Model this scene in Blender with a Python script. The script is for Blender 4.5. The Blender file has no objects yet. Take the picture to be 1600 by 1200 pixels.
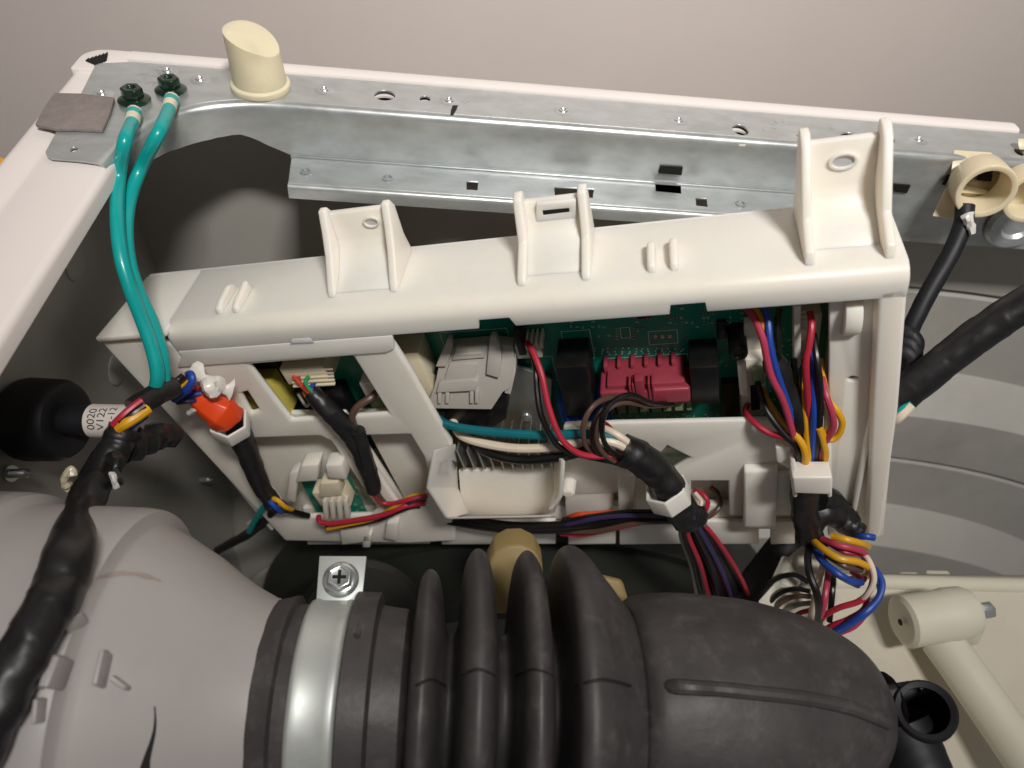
import bpy, bmesh, math, random
from mathutils import Vector, Matrix, noise
random.seed(7)
V = Vector
SC = bpy.context.scene
COL = SC.collection

# ------------------------------------------------------------------ camera
F = 1164.0                                     # focal length in 1600-px units
Yc = V((-20, 1294, -1164)).normalized()
Xc = V((15640, -805, -1164)); Xc = (Xc - Yc * Xc.dot(Yc)).normalized()
Zc = Xc.cross(Yc)
R = Matrix((Xc, Yc, Zc))                       # camera axes -> world axes
CAM = -(R @ (0.47 * V(((130 - 800) / F, (600 - 82) / F, -1))))
cam_d = bpy.data.cameras.new('camera')
cam = bpy.data.objects.new('camera', cam_d); COL.objects.link(cam)
cam.matrix_world = Matrix.Translation(CAM) @ R.to_4x4()
cam_d.sensor_width = 36; cam_d.lens = 36 * F / 1600
cam_d.clip_start = 0.01; cam_d.clip_end = 50
cam_d.dof.use_dof = True; cam_d.dof.focus_distance = 0.43; cam_d.dof.aperture_fstop = 8.0
SC.camera = cam

# ------------------------------------------------------------------ light
world = bpy.data.worlds.new('World'); SC.world = world; world.use_nodes = True
bg = world.node_tree.nodes['Background']
bg.inputs[0].default_value = (1.0, 0.97, 0.95, 1); bg.inputs[1].default_value = 0.12
def area(name, loc, target, sx, sy, power, col, spread=180):
    l = bpy.data.lights.new(name, 'AREA'); l.shape = 'RECTANGLE'; l.size = sx; l.size_y = sy; l.energy = power; l.color = col; l.spread = math.radians(spread)
    o = bpy.data.objects.new(name, l); COL.objects.link(o); o.location = loc
    o.rotation_euler = (V(target) - V(loc)).to_track_quat('-Z', 'Y').to_euler(); return o
area('ceiling_lamp', (0.56, -1.03, 1.60), (0.35, 0.74, 0.06), 0.36, 0.16, 10.2, (1.0, 0.965, 0.925), 78)
vs = SC.view_settings; vs.view_transform = 'Standard'; vs.look = 'None'; vs.exposure = 0; vs.gamma = 1

# ------------------------------------------------------------------ pixel rays (used to survey the place: every point gets its own real depth)
def ray(px, py): return R @ V(((px - 800) / F, (600 - py) / F, -1))
def at(px, py, d): return CAM + d * ray(px, py)
def hit(px, py, ax, val):
    r = ray(px, py); return CAM + r * ((val - CAM[ax]) / r[ax])
def proj(p):
    c = R.transposed() @ (V(p) - CAM); return 800 + F * c[0] / -c[2], 600 - F * c[1] / -c[2]
# control housing frame: x along its length, y up, z out of its open front
el = V((4700, 260, 1164)).normalized(); ed = V((500, -1150, -1164)); ed = (ed - el * el.dot(ed)).normalized()
eo = el.cross(-ed)
EL, EU, EO = R @ el, R @ (-ed), R @ eo
W0 = at(1420, 420, 0.34)
BM = Matrix.Translation(W0) @ Matrix((EL, EU, EO)).transposed().to_4x4(); BMI = BM.inverted()
def B(px, py, w):                              # world point on the housing plane at height w over its front
    r = ray(px, py); p0 = W0 + EO * w; return CAM + r * ((p0 - CAM).dot(EO) / r.dot(EO))
def bl(px, py, w): return BMI @ B(px, py, w)   # same, housing coordinates
def bt(px, py, up=0.0):                        # housing coordinates on its top plane
    r = ray(px, py); p0 = W0 + EU * up; return BMI @ (CAM + r * ((p0 - CAM).dot(EU) / r.dot(EU)))

# ------------------------------------------------------------------ materials
def lin(h):
    h = h.lstrip('#'); c = [int(h[i:i + 2], 16) / 255 for i in (0, 2, 4)]
    return tuple(x / 12.92 if x < 0.04045 else ((x + 0.055) / 1.055) ** 2.4 for x in c)
MATS = {}
def mat(name, col, rough=0.5, metal=0.0, var=0.06, scale=60, bump=0.0, bscale=400, rvar=0.1, sss=0.0, coat=0.0, spec=0.5, dirt=None, dirt_amt=0.3, dscale=25, stretch=None, ior=None, trans=0):
    m = bpy.data.materials.new(name); m.use_nodes = True; nt = m.node_tree; N = nt.nodes; Lk = nt.links
    b = N['Principled BSDF']; c = lin(col) if isinstance(col, str) else col
    tc = N.new('ShaderNodeTexCoord'); src = tc.outputs['Object']
    if stretch:
        mp = N.new('ShaderNodeMapping'); mp.inputs['Scale'].default_value = stretch; Lk.new(src, mp.inputs[0]); src = mp.outputs[0]
    n1 = N.new('ShaderNodeTexNoise'); n1.inputs['Scale'].default_value = scale; n1.inputs['Detail'].default_value = 6; n1.inputs['Roughness'].default_value = 0.6; Lk.new(src, n1.inputs['Vector'])
    mx = N.new('ShaderNodeMix'); mx.data_type = 'RGBA'
    mx.inputs['A'].default_value = (*[max(0, x * (1 - var)) for x in c], 1); mx.inputs['B'].default_value = (*[min(1, x * (1 + var)) for x in c], 1)
    mr = N.new('ShaderNodeMapRange'); mr.inputs['From Min'].default_value = 0.3; mr.inputs['From Max'].default_value = 0.7; Lk.new(n1.outputs['Fac'], mr.inputs['Value'])
    Lk.new(mr.outputs[0], mx.inputs['Factor']); out = mx.outputs['Result']
    if dirt:
        n2 = N.new('ShaderNodeTexNoise'); n2.inputs['Scale'].default_value = dscale; n2.inputs['Detail'].default_value = 8; n2.inputs['Roughness'].default_value = 0.7; n2.inputs['Distortion'].default_value = 0.1; Lk.new(src, n2.inputs['Vector'])
        r2 = N.new('ShaderNodeMapRange'); r2.inputs['From Min'].default_value = 0.52; r2.inputs['From Max'].default_value = 0.75; r2.inputs['To Max'].default_value = dirt_amt; Lk.new(n2.outputs['Fac'], r2.inputs['Value'])
        m2 = N.new('ShaderNodeMix'); m2.data_type = 'RGBA'; m2.inputs['B'].default_value = (*lin(dirt), 1); Lk.new(out, m2.inputs['A']); Lk.new(r2.outputs[0], m2.inputs['Factor']); out = m2.outputs['Result']
    Lk.new(out, b.inputs['Base Color'])
    rr = N.new('ShaderNodeMapRange'); rr.inputs['To Min'].default_value = max(0.02, rough - rvar); rr.inputs['To Max'].default_value = min(1, rough + rvar); Lk.new(n1.outputs['Fac'], rr.inputs['Value']); Lk.new(rr.outputs[0], b.inputs['Roughness'])
    b.inputs['Metallic'].default_value = metal; b.inputs['Specular IOR Level'].default_value = spec
    if sss:
        b.inputs['Subsurface Weight'].default_value = sss; b.inputs['Subsurface Radius'].default_value = (1.0, 0.75, 0.5); b.inputs['Subsurface Scale'].default_value = 0.006
    if coat: b.inputs['Coat Weight'].default_value = coat
    if bump:
        n3 = N.new('ShaderNodeTexNoise'); n3.inputs['Scale'].default_value = bscale; n3.inputs['Detail'].default_value = 4; Lk.new(src, n3.inputs['Vector'])
        bp = N.new('ShaderNodeBump'); bp.inputs['Strength'].default_value = bump; bp.inputs['Distance'].default_value = 0.0006; Lk.new(n3.outputs['Fac'], bp.inputs['Height']); Lk.new(bp.outputs[0], b.inputs['Normal'])
    MATS[name] = m; return m
mat('wall_paint', '#d8cec8', 0.75, var=0.02, scale=6, bump=0.25, bscale=90, dirt='#a89a90', dirt_amt=0.12, dscale=3)
mat('white_enamel', '#efe7e2', 0.32, var=0.015, scale=20, bump=0.03, bscale=200)
mat('grey_panel', '#aeaba4', 0.5, var=0.05, scale=12, dirt='#5e5a52', dirt_amt=0.25, dscale=8)
mat('galvanised', '#c4c8c8', 0.33, metal=0.62, var=0.12, scale=110, rvar=0.10, dirt='#8d9496', dirt_amt=0.5, dscale=30, bump=0.04, bscale=300, stretch=(0.5, 1, 1))
mat('bright_steel', '#d2d6d6', 0.24, metal=0.8, var=0.06, scale=120, rvar=0.06)
mat('clamp_steel', '#d0d4d0', 0.48, metal=0.55, var=0.05, scale=30, rvar=0.05, dirt='#8c7f72', dirt_amt=0.25, dscale=60)
mat('nylon', '#f6eee3', 0.40, var=0.02, scale=18, sss=0.6, bump=0.05, bscale=250, dirt='#c6b79f', dirt_amt=0.16, dscale=22)
mat('tab_nylon', '#efe8de', 0.40, var=0.02, scale=40, sss=0.3, bump=0.04)
mat('aged_nylon', '#eadfbf', 0.40, var=0.06, scale=40, sss=0.35, dirt='#dcc998', dirt_amt=0.35, dscale=40, bump=0.05)
mat('ivory_clip', '#e4d6b6', 0.30, var=0.04, scale=60, sss=0.35)
mat('teal_wire', '#0aa4a0', 0.30, var=0.06, scale=60, coat=0.2)
mat('dark_teal_wire', '#0c6f78', 0.35, var=0.06, scale=60)
mat('white_wire', '#e8d8c4', 0.4, var=0.04)
mat('black_wire', '#161414', 0.35, var=0.2)
mat('red_wire', '#b3283c', 0.42, var=0.1)
mat('pink_wire', '#b83c58', 0.42, var=0.1)
mat('yellow_wire', '#dfa51c', 0.42, var=0.06)
mat('blue_wire', '#2147a0', 0.42, var=0.1)
mat('brown_wire', '#5d463c', 0.4, var=0.1)
mat('grey_wire', '#8c857c', 0.4, var=0.1)
mat('purple_wire', '#3a2c58', 0.4, var=0.1)
mat('green_wire', '#1f9a55', 0.4, var=0.1)
mat('orange_wire', '#cf4a1c', 0.4, var=0.1)
mat('tape', '#1c1b1c', 0.40, var=0.18, scale=90, rvar=0.16, bump=0.35, bscale=160, dirt='#4b4643', dirt_amt=0.25, dscale=60)
mat('black_plastic', '#121214', 0.36, var=0.25, scale=80, dirt='#38383a', dirt_amt=0.2, dscale=70)
mat('black_rubber', '#15151a', 0.55, var=0.15, scale=60, bump=0.08)
mat('dusty_rubber', '#434040', 0.50, var=0.22, scale=55, bump=0.25, bscale=260, dirt='#787270', dirt_amt=0.42, dscale=75, rvar=0.15)
mat('green_screw', '#1f3a2a', 0.25, metal=0.5, var=0.2, scale=200, coat=0.5)
mat('felt', '#8e8480', 0.95, var=0.12, scale=220, bump=0.9, bscale=900, spec=0.1)
mat('pcb', '#0e8470', 0.35, var=0.08, scale=120, rvar=0.1, dirt='#0a5a4a', dirt_amt=0.5, dscale=50)
mat('pcb_edge', '#c9b98a', 0.6)
mat('silk', '#d6e2d8', 0.6)
mat('solder', '#c2bdb0', 0.3, metal=0.7)
mat('red_connector', '#993a49', 0.42, var=0.05, scale=60)
mat('blue_connector', '#1653b8', 0.4)
mat('green_terminal', '#8fa27c', 0.45)
mat('grey_connector', '#b3aea6', 0.45, var=0.03)
mat('cream_connector', '#e5d9bd', 0.42, var=0.04, sss=0.1)
mat('white_connector', '#e4dfd2', 0.42, var=0.03, sss=0.1)
mat('yellow_part', '#d3c45c', 0.45, var=0.06)
mat('aluminium', '#b6b8b6', 0.38, metal=0.9, var=0.08, scale=90, dirt='#8f9291', dirt_amt=0.5, dscale=40)
mat('orange_tape', '#ea4a1c', 0.35, var=0.06, bump=0.3, bscale=120)
mat('hot_glue', '#ece6dc', 0.3, var=0.04, sss=0.3)
mat('clear_wrap', '#d9d6d0', 0.15, var=0.05, coat=0.6)
mat('duct_abs', '#b0aba8', 0.45, var=0.03, scale=14, bump=0.04, dirt='#8b7c74', dirt_amt=0.14, dscale=16)
mat('tub_poly', '#d6cebd', 0.45, var=0.03, scale=20, sss=0.15, dirt='#a8977a', dirt_amt=0.2, dscale=14)
mat('boss_poly', '#dcd7c4', 0.4, var=0.03, scale=20, sss=0.2)
mat('scuff', '#a59890', 0.6, var=0.1, scale=300)
mat('tan_poly', '#9a8455', 0.5, var=0.06)
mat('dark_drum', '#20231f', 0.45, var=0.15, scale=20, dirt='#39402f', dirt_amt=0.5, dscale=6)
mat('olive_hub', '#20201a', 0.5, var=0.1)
mat('label_paper', '#dad2ca', 0.6, var=0.03)
mat('ink', '#1c1a1a', 0.7)
mat('yellow_case', '#f2a80c', 0.5)
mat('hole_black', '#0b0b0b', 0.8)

# ------------------------------------------------------------------ mesh helpers (all geometry is collected in world coordinates)
WM = {}
class MB:
    def __init__(s): s.bm = bmesh.new()
    def raw(s, verts, faces, M=None):
        vs = [s.bm.verts.new((M @ V(v)) if M else V(v)) for v in verts]
        for f in faces:
            try: s.bm.faces.new([vs[i] for i in f])
            except ValueError: pass
        return s
    def box(s, lo, hi, M=None):
        x0, y0, z0 = lo; x1, y1, z1 = hi
        p = [(x0, y0, z0), (x1, y0, z0), (x1, y1, z0), (x0, y1, z0), (x0, y0, z1), (x1, y0, z1), (x1, y1, z1), (x0, y1, z1)]
        return s.raw(p, [(0, 3, 2, 1), (4, 5, 6, 7), (0, 1, 5, 4), (1, 2, 6, 5), (2, 3, 7, 6), (3, 0, 4, 7)], M)
    def hexa(s, a, b, M=None):                 # two quads -> solid
        p = list(a) + list(b)
        return s.raw(p, [(0, 3, 2, 1), (4, 5, 6, 7), (0, 1, 5, 4), (1, 2, 6, 5), (2, 3, 7, 6), (3, 0, 4, 7)], M)
    def plate(s, outer, holes=(), z0=0.0, z1=0.002, M=None):   # extruded 2-D polygon with holes
        tmp = bmesh.new(); edges = []
        for loop in [outer] + list(holes):
            vv = [tmp.verts.new((p[0], p[1], 0)) for p in loop]
            for i in range(len(vv)): edges.append(tmp.edges.new((vv[i], vv[(i + 1) % len(vv)])))
        if holes: bmesh.ops.triangle_fill(tmp, use_beauty=True, use_dissolve=True, edges=edges, normal=(0, 0, 1))
        else: tmp.faces.new(tmp.verts[:])
        bmesh.ops.recalc_face_normals(tmp, faces=tmp.faces[:])
        if tmp.faces and sum((f.normal.z for f in tmp.faces)) < 0: bmesh.ops.reverse_faces(tmp, faces=tmp.faces[:])
        tmp.verts.index_update(); base = [v.co.copy() for v in tmp.verts]; n = len(base)
        vs0 = [s.bm.verts.new(((M @ V((c.x, c.y, z0))) if M else V((c.x, c.y, z0)))) for c in base]
        vs1 = [s.bm.verts.new(((M @ V((c.x, c.y, z1))) if M else V((c.x, c.y, z1)))) for c in base]
        for f in tmp.faces:
            ix = [v.index for v in f.verts]
            s.bm.faces.new([vs1[i] for i in ix]); s.bm.faces.new([vs0[i] for i in reversed(ix)])
        for e in tmp.edges:
            if len(e.link_faces) == 1:
                lp = e.link_loops[0]; a = lp.vert.index; b = lp.link_loop_next.vert.index
                s.bm.faces.new([vs0[a], vs0[b], vs1[b], vs1[a]])
        tmp.free(); return s
    def loft(s, rings, closed=True, caps=True):
        rows = [[s.bm.verts.new(p) for p in r] for r in rings]; n = len(rows[0])
        for i in range(len(rows) - 1):
            for j in range(n if closed else n - 1):
                k = (j + 1) % n
                s.bm.faces.new([rows[i][j], rows[i][k], rows[i + 1][k], rows[i + 1][j]])
        if caps and closed:
            s.bm.faces.new(list(reversed(rows[0]))); s.bm.faces.new(rows[-1])
        return s
    def tube(s, pts, r, sides=10, sub=6, flat=1.0, lump=0.0, seed=0, cr=True, wrap=None):
        P = crom(pts, sub) if cr else [V(p) for p in pts]
        n = len(P); up = None; rings = []
        for i, p in enumerate(P):
            t = (P[min(i + 1, n - 1)] - P[max(i - 1, 0)]).normalized()
            if up is None: up = t.orthogonal().normalized()
            up = (up - t * up.dot(t)); up = up.normalized() if up.length > 1e-6 else t.orthogonal().normalized()
            sd = t.cross(up)
            f = i / (n - 1); rr = r(f) if callable(r) else (r if not isinstance(r, (list, tuple)) else r[0] + (r[1] - r[0]) * f)
            ring = []
            for k in range(sides):
                a = 2 * math.pi * k / sides; q = rr
                if lump: q = rr * (1 + lump * (noise.noise(V((f * n / sub * 2.1 + seed * 7.3, 1.3 * math.cos(a), 1.3 * math.sin(a) + seed)))))
                if wrap: ph_ = f * wrap[1] + k / sides + 0.18 * noise.noise(V((f * 9, a, seed))); q *= 1 + wrap[0] * (ph_ - math.floor(ph_))
                ring.append(p + up * math.cos(a) * q + sd * math.sin(a) * q * flat)
            rings.append(ring)
        return s.loft(rings)
    def lathe(s, prof, base, axis, sides=28, a0=0.0, a1=2 * math.pi, wob=None):   # prof: (distance along axis, radius)
        axis = V(axis).normalized(); u = axis.orthogonal().normalized(); v = axis.cross(u); full = abs(a1 - a0 - 2 * math.pi) < 1e-6
        rings = []
        for (h, r) in prof:
            rings.append([V(base) + axis * h + (u * math.cos(a0 + (a1 - a0) * k / sides) + v * math.sin(a0 + (a1 - a0) * k / sides)) * max(r, 1e-5) * (wob(h, k) if wob else 1) for k in range(sides if full else sides + 1)])
        return s.loft(rings, closed=full, caps=full)
    def mesh(s, name, bevel=0.0, seg=2, solid=0.0, angle=32, subdiv=0):
        bm = s.bm; bmesh.ops.remove_doubles(bm, verts=bm.verts[:], dist=1e-6)
        bmesh.ops.recalc_face_normals(bm, faces=bm.faces[:])
        if solid:
            g = bmesh.ops.solidify(bm, geom=bm.faces[:], thickness=solid)
            bmesh.ops.recalc_face_normals(bm, faces=bm.faces[:])
        if bevel:
            es = [e for e in bm.edges if len(e.link_faces) == 2 and e.calc_face_angle(0) > math.radians(28)]
            if es: bmesh.ops.bevel(bm, geom=es, offset=bevel, segments=seg, profile=0.5, affect='EDGES', clamp_overlap=True)
        me = bpy.data.meshes.new(name); bm.to_mesh(me); bm.free()
        me.polygons.foreach_set('use_smooth', [True] * len(me.polygons))
        me.set_sharp_from_angle(angle=math.radians(angle)); me.update(); return me
def crom(pts, sub=6):
    P = [V(p) for p in pts]
    if len(P) == 2: return [P[0].lerp(P[1], i / sub) for i in range(sub + 1)]
    Q = [P[0] * 2 - P[1]] + P + [P[-1] * 2 - P[-2]]; out = []
    for i in range(1, len(Q) - 2):
        p0, p1, p2, p3 = Q[i - 1:i + 3]
        for k in range(sub):
            t = k / sub
            out.append(0.5 * ((2 * p1) + (p2 - p0) * t + (2 * p0 - 5 * p1 + 4 * p2 - p3) * t * t + (3 * p1 - p0 - 3 * p2 + p3) * t ** 3))
    out.append(P[-1]); return out
def setp(o, label=None, cat=None, group=None, kind=None):
    if label: o['label'] = label
    if cat: o['category'] = cat
    if group: o['group'] = group
    if kind: o['kind'] = kind
    return o
def thing(name, label, cat, loc, group=None, kind=None, M=None):
    o = bpy.data.objects.new(name, None); COL.objects.link(o); o.empty_display_size = 0.01
    Mx = M if M is not None else Matrix.Translation(V(loc))
    o.matrix_world = Mx; WM[o] = Mx; return setp(o, label, cat, group, kind)
def part(parent, name, mb, m, bevel=0.0, label=None, kind=None, **kw):
    me = mb.mesh(name, bevel, **kw); me.transform(WM[parent].inverted()); me.materials.append(MATS[m])
    o = bpy.data.objects.new(name, me); COL.objects.link(o); o.parent = parent; WM[o] = WM[parent]
    return setp(o, label, None, None, kind)
def single(name, mb, m, label, cat, bevel=0.0, group=None, kind=None, **kw):
    me = mb.mesh(name, bevel, **kw); c = sum((v.co for v in me.vertices), V()) / len(me.vertices); lo = min(v.co.z for v in me.vertices); c.z = lo
    me.transform(Matrix.Translation(-c)); me.materials.append(MATS[m]); o = bpy.data.objects.new(name, me); COL.objects.link(o); o.location = c
    WM[o] = Matrix.Translation(c); return setp(o, label, cat, group, kind)
def rnd(cx, cy, rx, ry, n=16): return [(cx + rx * math.cos(2 * math.pi * k / n), cy + ry * math.sin(2 * math.pi * k / n)) for k in range(n)]
def frame_at(o, z, x=None):                     # matrix with z axis along z
    z = V(z).normalized(); x = V(x) if x is not None else z.orthogonal(); x = (x - z * x.dot(z)).normalized(); y = z.cross(x)
    return Matrix.Translation(V(o)) @ Matrix((x, y, z)).transposed().to_4x4()
# ================================================================== setting
wl = single('wall', MB().box((-2.0, 0.60, -1.6), (3.0, 0.64, 2.6)), 'wall_paint', None, None); setp(wl, 'plain beige painted wall behind the machine', kind='structure')

# ------------------------------------------------------------------ cabinet
cab = thing('appliance_cabinet', 'open white laundry appliance cabinet with grey inner panels and rolled top rim', 'cabinet', (0.0, 0.0, -0.75))
# left rim: rolled sheet flange, inner lip turned down
XR = 0.057
def sweep_y(prof, y0, y1, n=2):
    m = MB(); rows = []
    for i in range(n): rows.append([V((x, y0 + (y1 - y0) * i / (n - 1), z)) for x, z in prof])
    return m.loft(rows, closed=False)
zr = -0.0012
prof = [(0.0, -0.75), (0.0, zr - 0.006)] + [(0.006 - 0.006 * math.cos(a * math.pi / 12), zr - 0.006 + 0.006 * math.sin(a * math.pi / 12)) for a in range(1, 7)] + \
       [(0.016, zr), (0.0185, zr - 0.0008), (0.021, zr - 0.0008), (0.0235, zr), (XR - 0.004, zr)] + [(XR - 0.004 + 0.004 * math.sin(a * math.pi / 8), zr - 0.004 + 0.004 * math.cos(a * math.pi / 8)) for a in range(1, 5)] + [(XR, zr - 0.011), (XR - 0.003, zr - 0.0125)]
part(cab, 'left_rim', sweep_y(prof, -0.60, -0.022), 'white_enamel', solid=0.0012)
lp = MB().plate([(-0.60, -0.75), (-0.002, -0.75), (-0.002, -0.018), (-0.60, -0.018)], [rnd(-0.102, -0.086, 0.009, 0.013), rnd(-0.107, -0.178, 0.007, 0.011)], 0, 0.0015, M=Matrix(((0, 0, 1, 0.0015), (1, 0, 0, 0), (0, 1, 0, 0), (0, 0, 0, 1))))
lpo = part(cab, 'left_inner_panel', lp, 'grey_panel')
for yy, zz in ((-0.102, -0.086), (-0.107, -0.178)):
    part(lpo, 'hole_plug', MB().lathe([(0, 0.012), (0.0012, 0.0118), (0.0022, 0.009), (0.0022, 0.0)], (0.0031, yy, zz), (1, 0, 0), 20), 'grey_panel')
# back rim
xe = hit(1593, 205, 2, 0.002).x
prof2 = [(0.006, -0.75), (0.006, -0.002), (0.0052, 0.0006), (0.003, 0.0022), (0.0, 0.003), (-0.0062, 0.003), (-0.0078, 0.0024), (-0.0084, 0.001), (-0.0084, -0.003)]
m = MB(); m.loft([[V((x, y, z)) for y, z in prof2] for x in (0.030, xe)], closed=False)
part(cab, 'back_rim', m, 'white_enamel', solid=0.001)
co = [(0.0, -0.0225), (0.0, -0.008)] + [(0.014 - 0.014 * math.cos(k / 8 * math.pi / 2), -0.008 + 0.014 * math.sin(k / 8 * math.pi / 2)) for k in range(1, 9)] + [(0.0305, 0.006), (0.0305, -0.0084), (0.024, -0.0225)]
part(cab, 'rim_corner', MB().plate(co, (), -0.02, 0.0008), 'white_enamel', bevel=0.0016, seg=3)
# back panel: stamped with concentric steps
CX, CZ = 0.60, -1.05
pr = [(1.9, 0.0), (1.30, 0.0), (1.10, 0.0), (1.0, 0.0), (0.93, 0.0), (0.9115, 0.0), (0.908, -0.005), (0.9045, 0.0), (0.86, 0.0), (0.820, 0.0), (0.792, 0.036), (0.76, 0.0365), (0.7325, 0.0365), (0.729, 0.0315), (0.7255, 0.0365), (0.69, 0.0365), (0.657, 0.0365), (0.629, 0.0725), (0.60, 0.073), (0.5735, 0.073), (0.570, 0.068), (0.5665, 0.073), (0.45, 0.073), (0.2, 0.073), (0.005, 0.073)]
m = MB(); rows = []
for r, h in pr:
    row = []
    for k in range(73):
        a = math.radians(15 + 150 * k / 72); x = CX + r * math.cos(a); z = CZ + r * math.sin(a)
        row.append(V((min(max(x, 0.0), 1.7), -0.006 - h, min(z, -0.004))))
    rows.append(row)
part(cab, 'back_panel', m.loft(rows, closed=False), 'grey_panel')
# dark saw-tooth slit of the rim corner
p0, p1 = hit(133, 93, 2, 0.002), hit(168, 82, 2, 0.002); q0, q1 = hit(147, 99, 2, 0.002), hit(166, 92, 2, 0.002)
top = [p0.lerp(p1, i / 12) + V((0, 0.003 if i % 2 else 0, 0)) for i in range(13)]; bot = [q1.lerp(q0, i / 10) + V((0, -0.002 if i % 2 else 0, 0)) for i in range(11)]
part(cab, 'corner_slit', MB().plate([(p.x, p.y) for p in top + bot], (), 0.0009, 0.0016), 'hole_black')
def pointed_screw(root_loc, d, label, cat, L=0.022, r=0.0022, hr=0.0045):
    d = V(d).normalized(); t = thing('screw', label, 'screw', root_loc)
    part(t, 'head', MB().lathe([(-0.0005, hr), (0.0, hr), (0.0018, hr * 0.9), (0.0026, hr * 0.5), (0.0026, 0)], V(root_loc), -d, 20), 'bright_steel')
    pf = []
    nT = 9
    for i in range(nT):
        h = L * 0.72 * i / nT; k = 1.0; pf += [(h, r * 0.72), (h + L * 0.72 / nT * 0.5, r * 1.15)]
    pf += [(L * 0.74, r * 0.7), (L, 0.0001)]
    part(t, 'shank', MB().lathe(pf, V(root_loc), d, 16), 'bright_steel'); return t
ps = hit(18, 740, 0, 0.006); pointed_screw(ps, at(56, 739, (ps - CAM).length / ray(18, 740).length * 0.985) - ps, 'shiny pointed sheet-metal screw tip poking out below the black knob', 'screw', L=0.017)
ps = hit(312, 750, 0, 0.003); pointed_screw(ps, at(340, 749, (ps - CAM).length / ray(312, 750).length * 0.99) - ps, 'small dim screw deep in the shade left of the white housing', 'screw', L=0.016, r=0.0025)

# ------------------------------------------------------------------ yellow thing beyond the left rim
yb = at(4, 258, 0.62); t = thing('tool_case', 'orange-yellow plastic case edge showing beyond the left rim', 'case', yb - V((0.1, 0, 0.1)))
part(t, 'shell', MB().box(yb + V((-0.10, -0.04, -0.10)), yb + V((0.002, 0.012, 0.002))), 'yellow_case', bevel=0.006, seg=3)
part(t, 'lid_seam', MB().box(yb + V((-0.101, -0.041, -0.022)), yb + V((0.0032, 0.013, -0.019))), 'black_plastic', bevel=0.0005)

# ------------------------------------------------------------------ galvanised rail
ZT = 0.0012
rail = thing('galvanised_rail', 'galvanised steel rail with punched holes along the back rim', 'rail', (0.3, -0.03, 0))
bead_px = [(163, 256), (175, 243), (195, 222), (225, 200), (250, 187), (275, 177), (305, 169), (340, 163.5), (380, 161), (420, 161.5)]
bead = [hit(x, y, 2, ZT) for x, y in bead_px]
bead = crom(bead, 3)
YB = -0.0475
for x in (0.135, 0.16, 0.25, 0.35, 0.45, 0.49, 0.55, 0.62, 0.70, 0.8): bead.append(V((x, YB, ZT)))
bot_px = [(150, 265), (172, 262), (190, 280), (210, 270), (235, 250), (265, 236), (300, 224), (340, 214), (380, 208.5), (455, 243), (900, 277), (1240, 303)]
def bot_y(px):
    for (a, b), (c, d) in zip(bot_px, bot_px[1:]):
        if a <= px <= c: return b + (d - b) * (px - a) / (c - a)
    return 243 + (px - 455) * 0.0765
ZF = hit(700, bot_y(700), 1, YB).z             # level of the lower flange
def drop(p):
    if p.x > 0.47: return -0.066 if p.x > 0.485 else ZF
    if p.x > 0.134: return ZF
    z = -0.004
    while z > -0.07:
        px, py = proj((p.x, p.y, z))
        if py >= bot_y(px): break
        z -= 0.0005
    return z
rows = []; inner = []; rb = 0.0045
for i, p in enumerate(bead):
    t = (bead[min(i + 1, len(bead) - 1)] - bead[max(i - 1, 0)]).normalized(); nrm = V((-t.y, t.x, 0)).normalized()
    zb = drop(p); c = p + nrm * rb
    prf = [c + V((0, 0, 0))]
    inner.append((c.x, c.y))
    for k in range(1, 7):
        a = k / 6 * math.pi / 2; prf.append(c - nrm * rb * math.sin(a) + V((0, 0, -rb + rb * math.cos(a))))
    for k in range(1, 5): prf.append(V((p.x, p.y, ZT - rb + (min(zb, ZT - rb - 0.001) - ZT + rb) * k / 4)))
    rows.append(prf)
part(rail, 'web', MB().loft(rows, closed=False), 'galvanised', solid=0.0012)
def fz(px, py): h = hit(px, py, 2, ZT); return h.x, h.y
def ell(px, py, wpx, hpx, n=18):
    a = fz(px - wpx / 2, py - wpx / 2 * 0.08); b = fz(px + wpx / 2, py + wpx / 2 * 0.08); c = fz(px, py - hpx / 2); d = fz(px, py + hpx / 2)
    return rnd((a[0] + b[0]) / 2, (c[1] + d[1]) / 2, abs(b[0] - a[0]) / 2, abs(c[1] - d[1]) / 2, n)
ol = [fz(150, 99), fz(126, 147), fz(88, 205), fz(71, 237), fz(73, 243), fz(80, 247), fz(120, 250)] + inner + [(0.8, -0.0092), (0.034, -0.0092)]
fh = [ell(601, 149, 33, 16), ell(664, 154.5, 17, 9), ell(1157, 203, 25, 16), ell(1328, 215, 27, 16), ell(1386, 216, 22, 15), ell(115, 233.5, 12, 8), ell(1592, 238, 12, 10)]
fl = part(rail, 'top_flange', MB().plate(ol, fh, ZT - 0.0012, ZT), 'galvanised', bevel=0.0003, seg=1)
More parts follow.
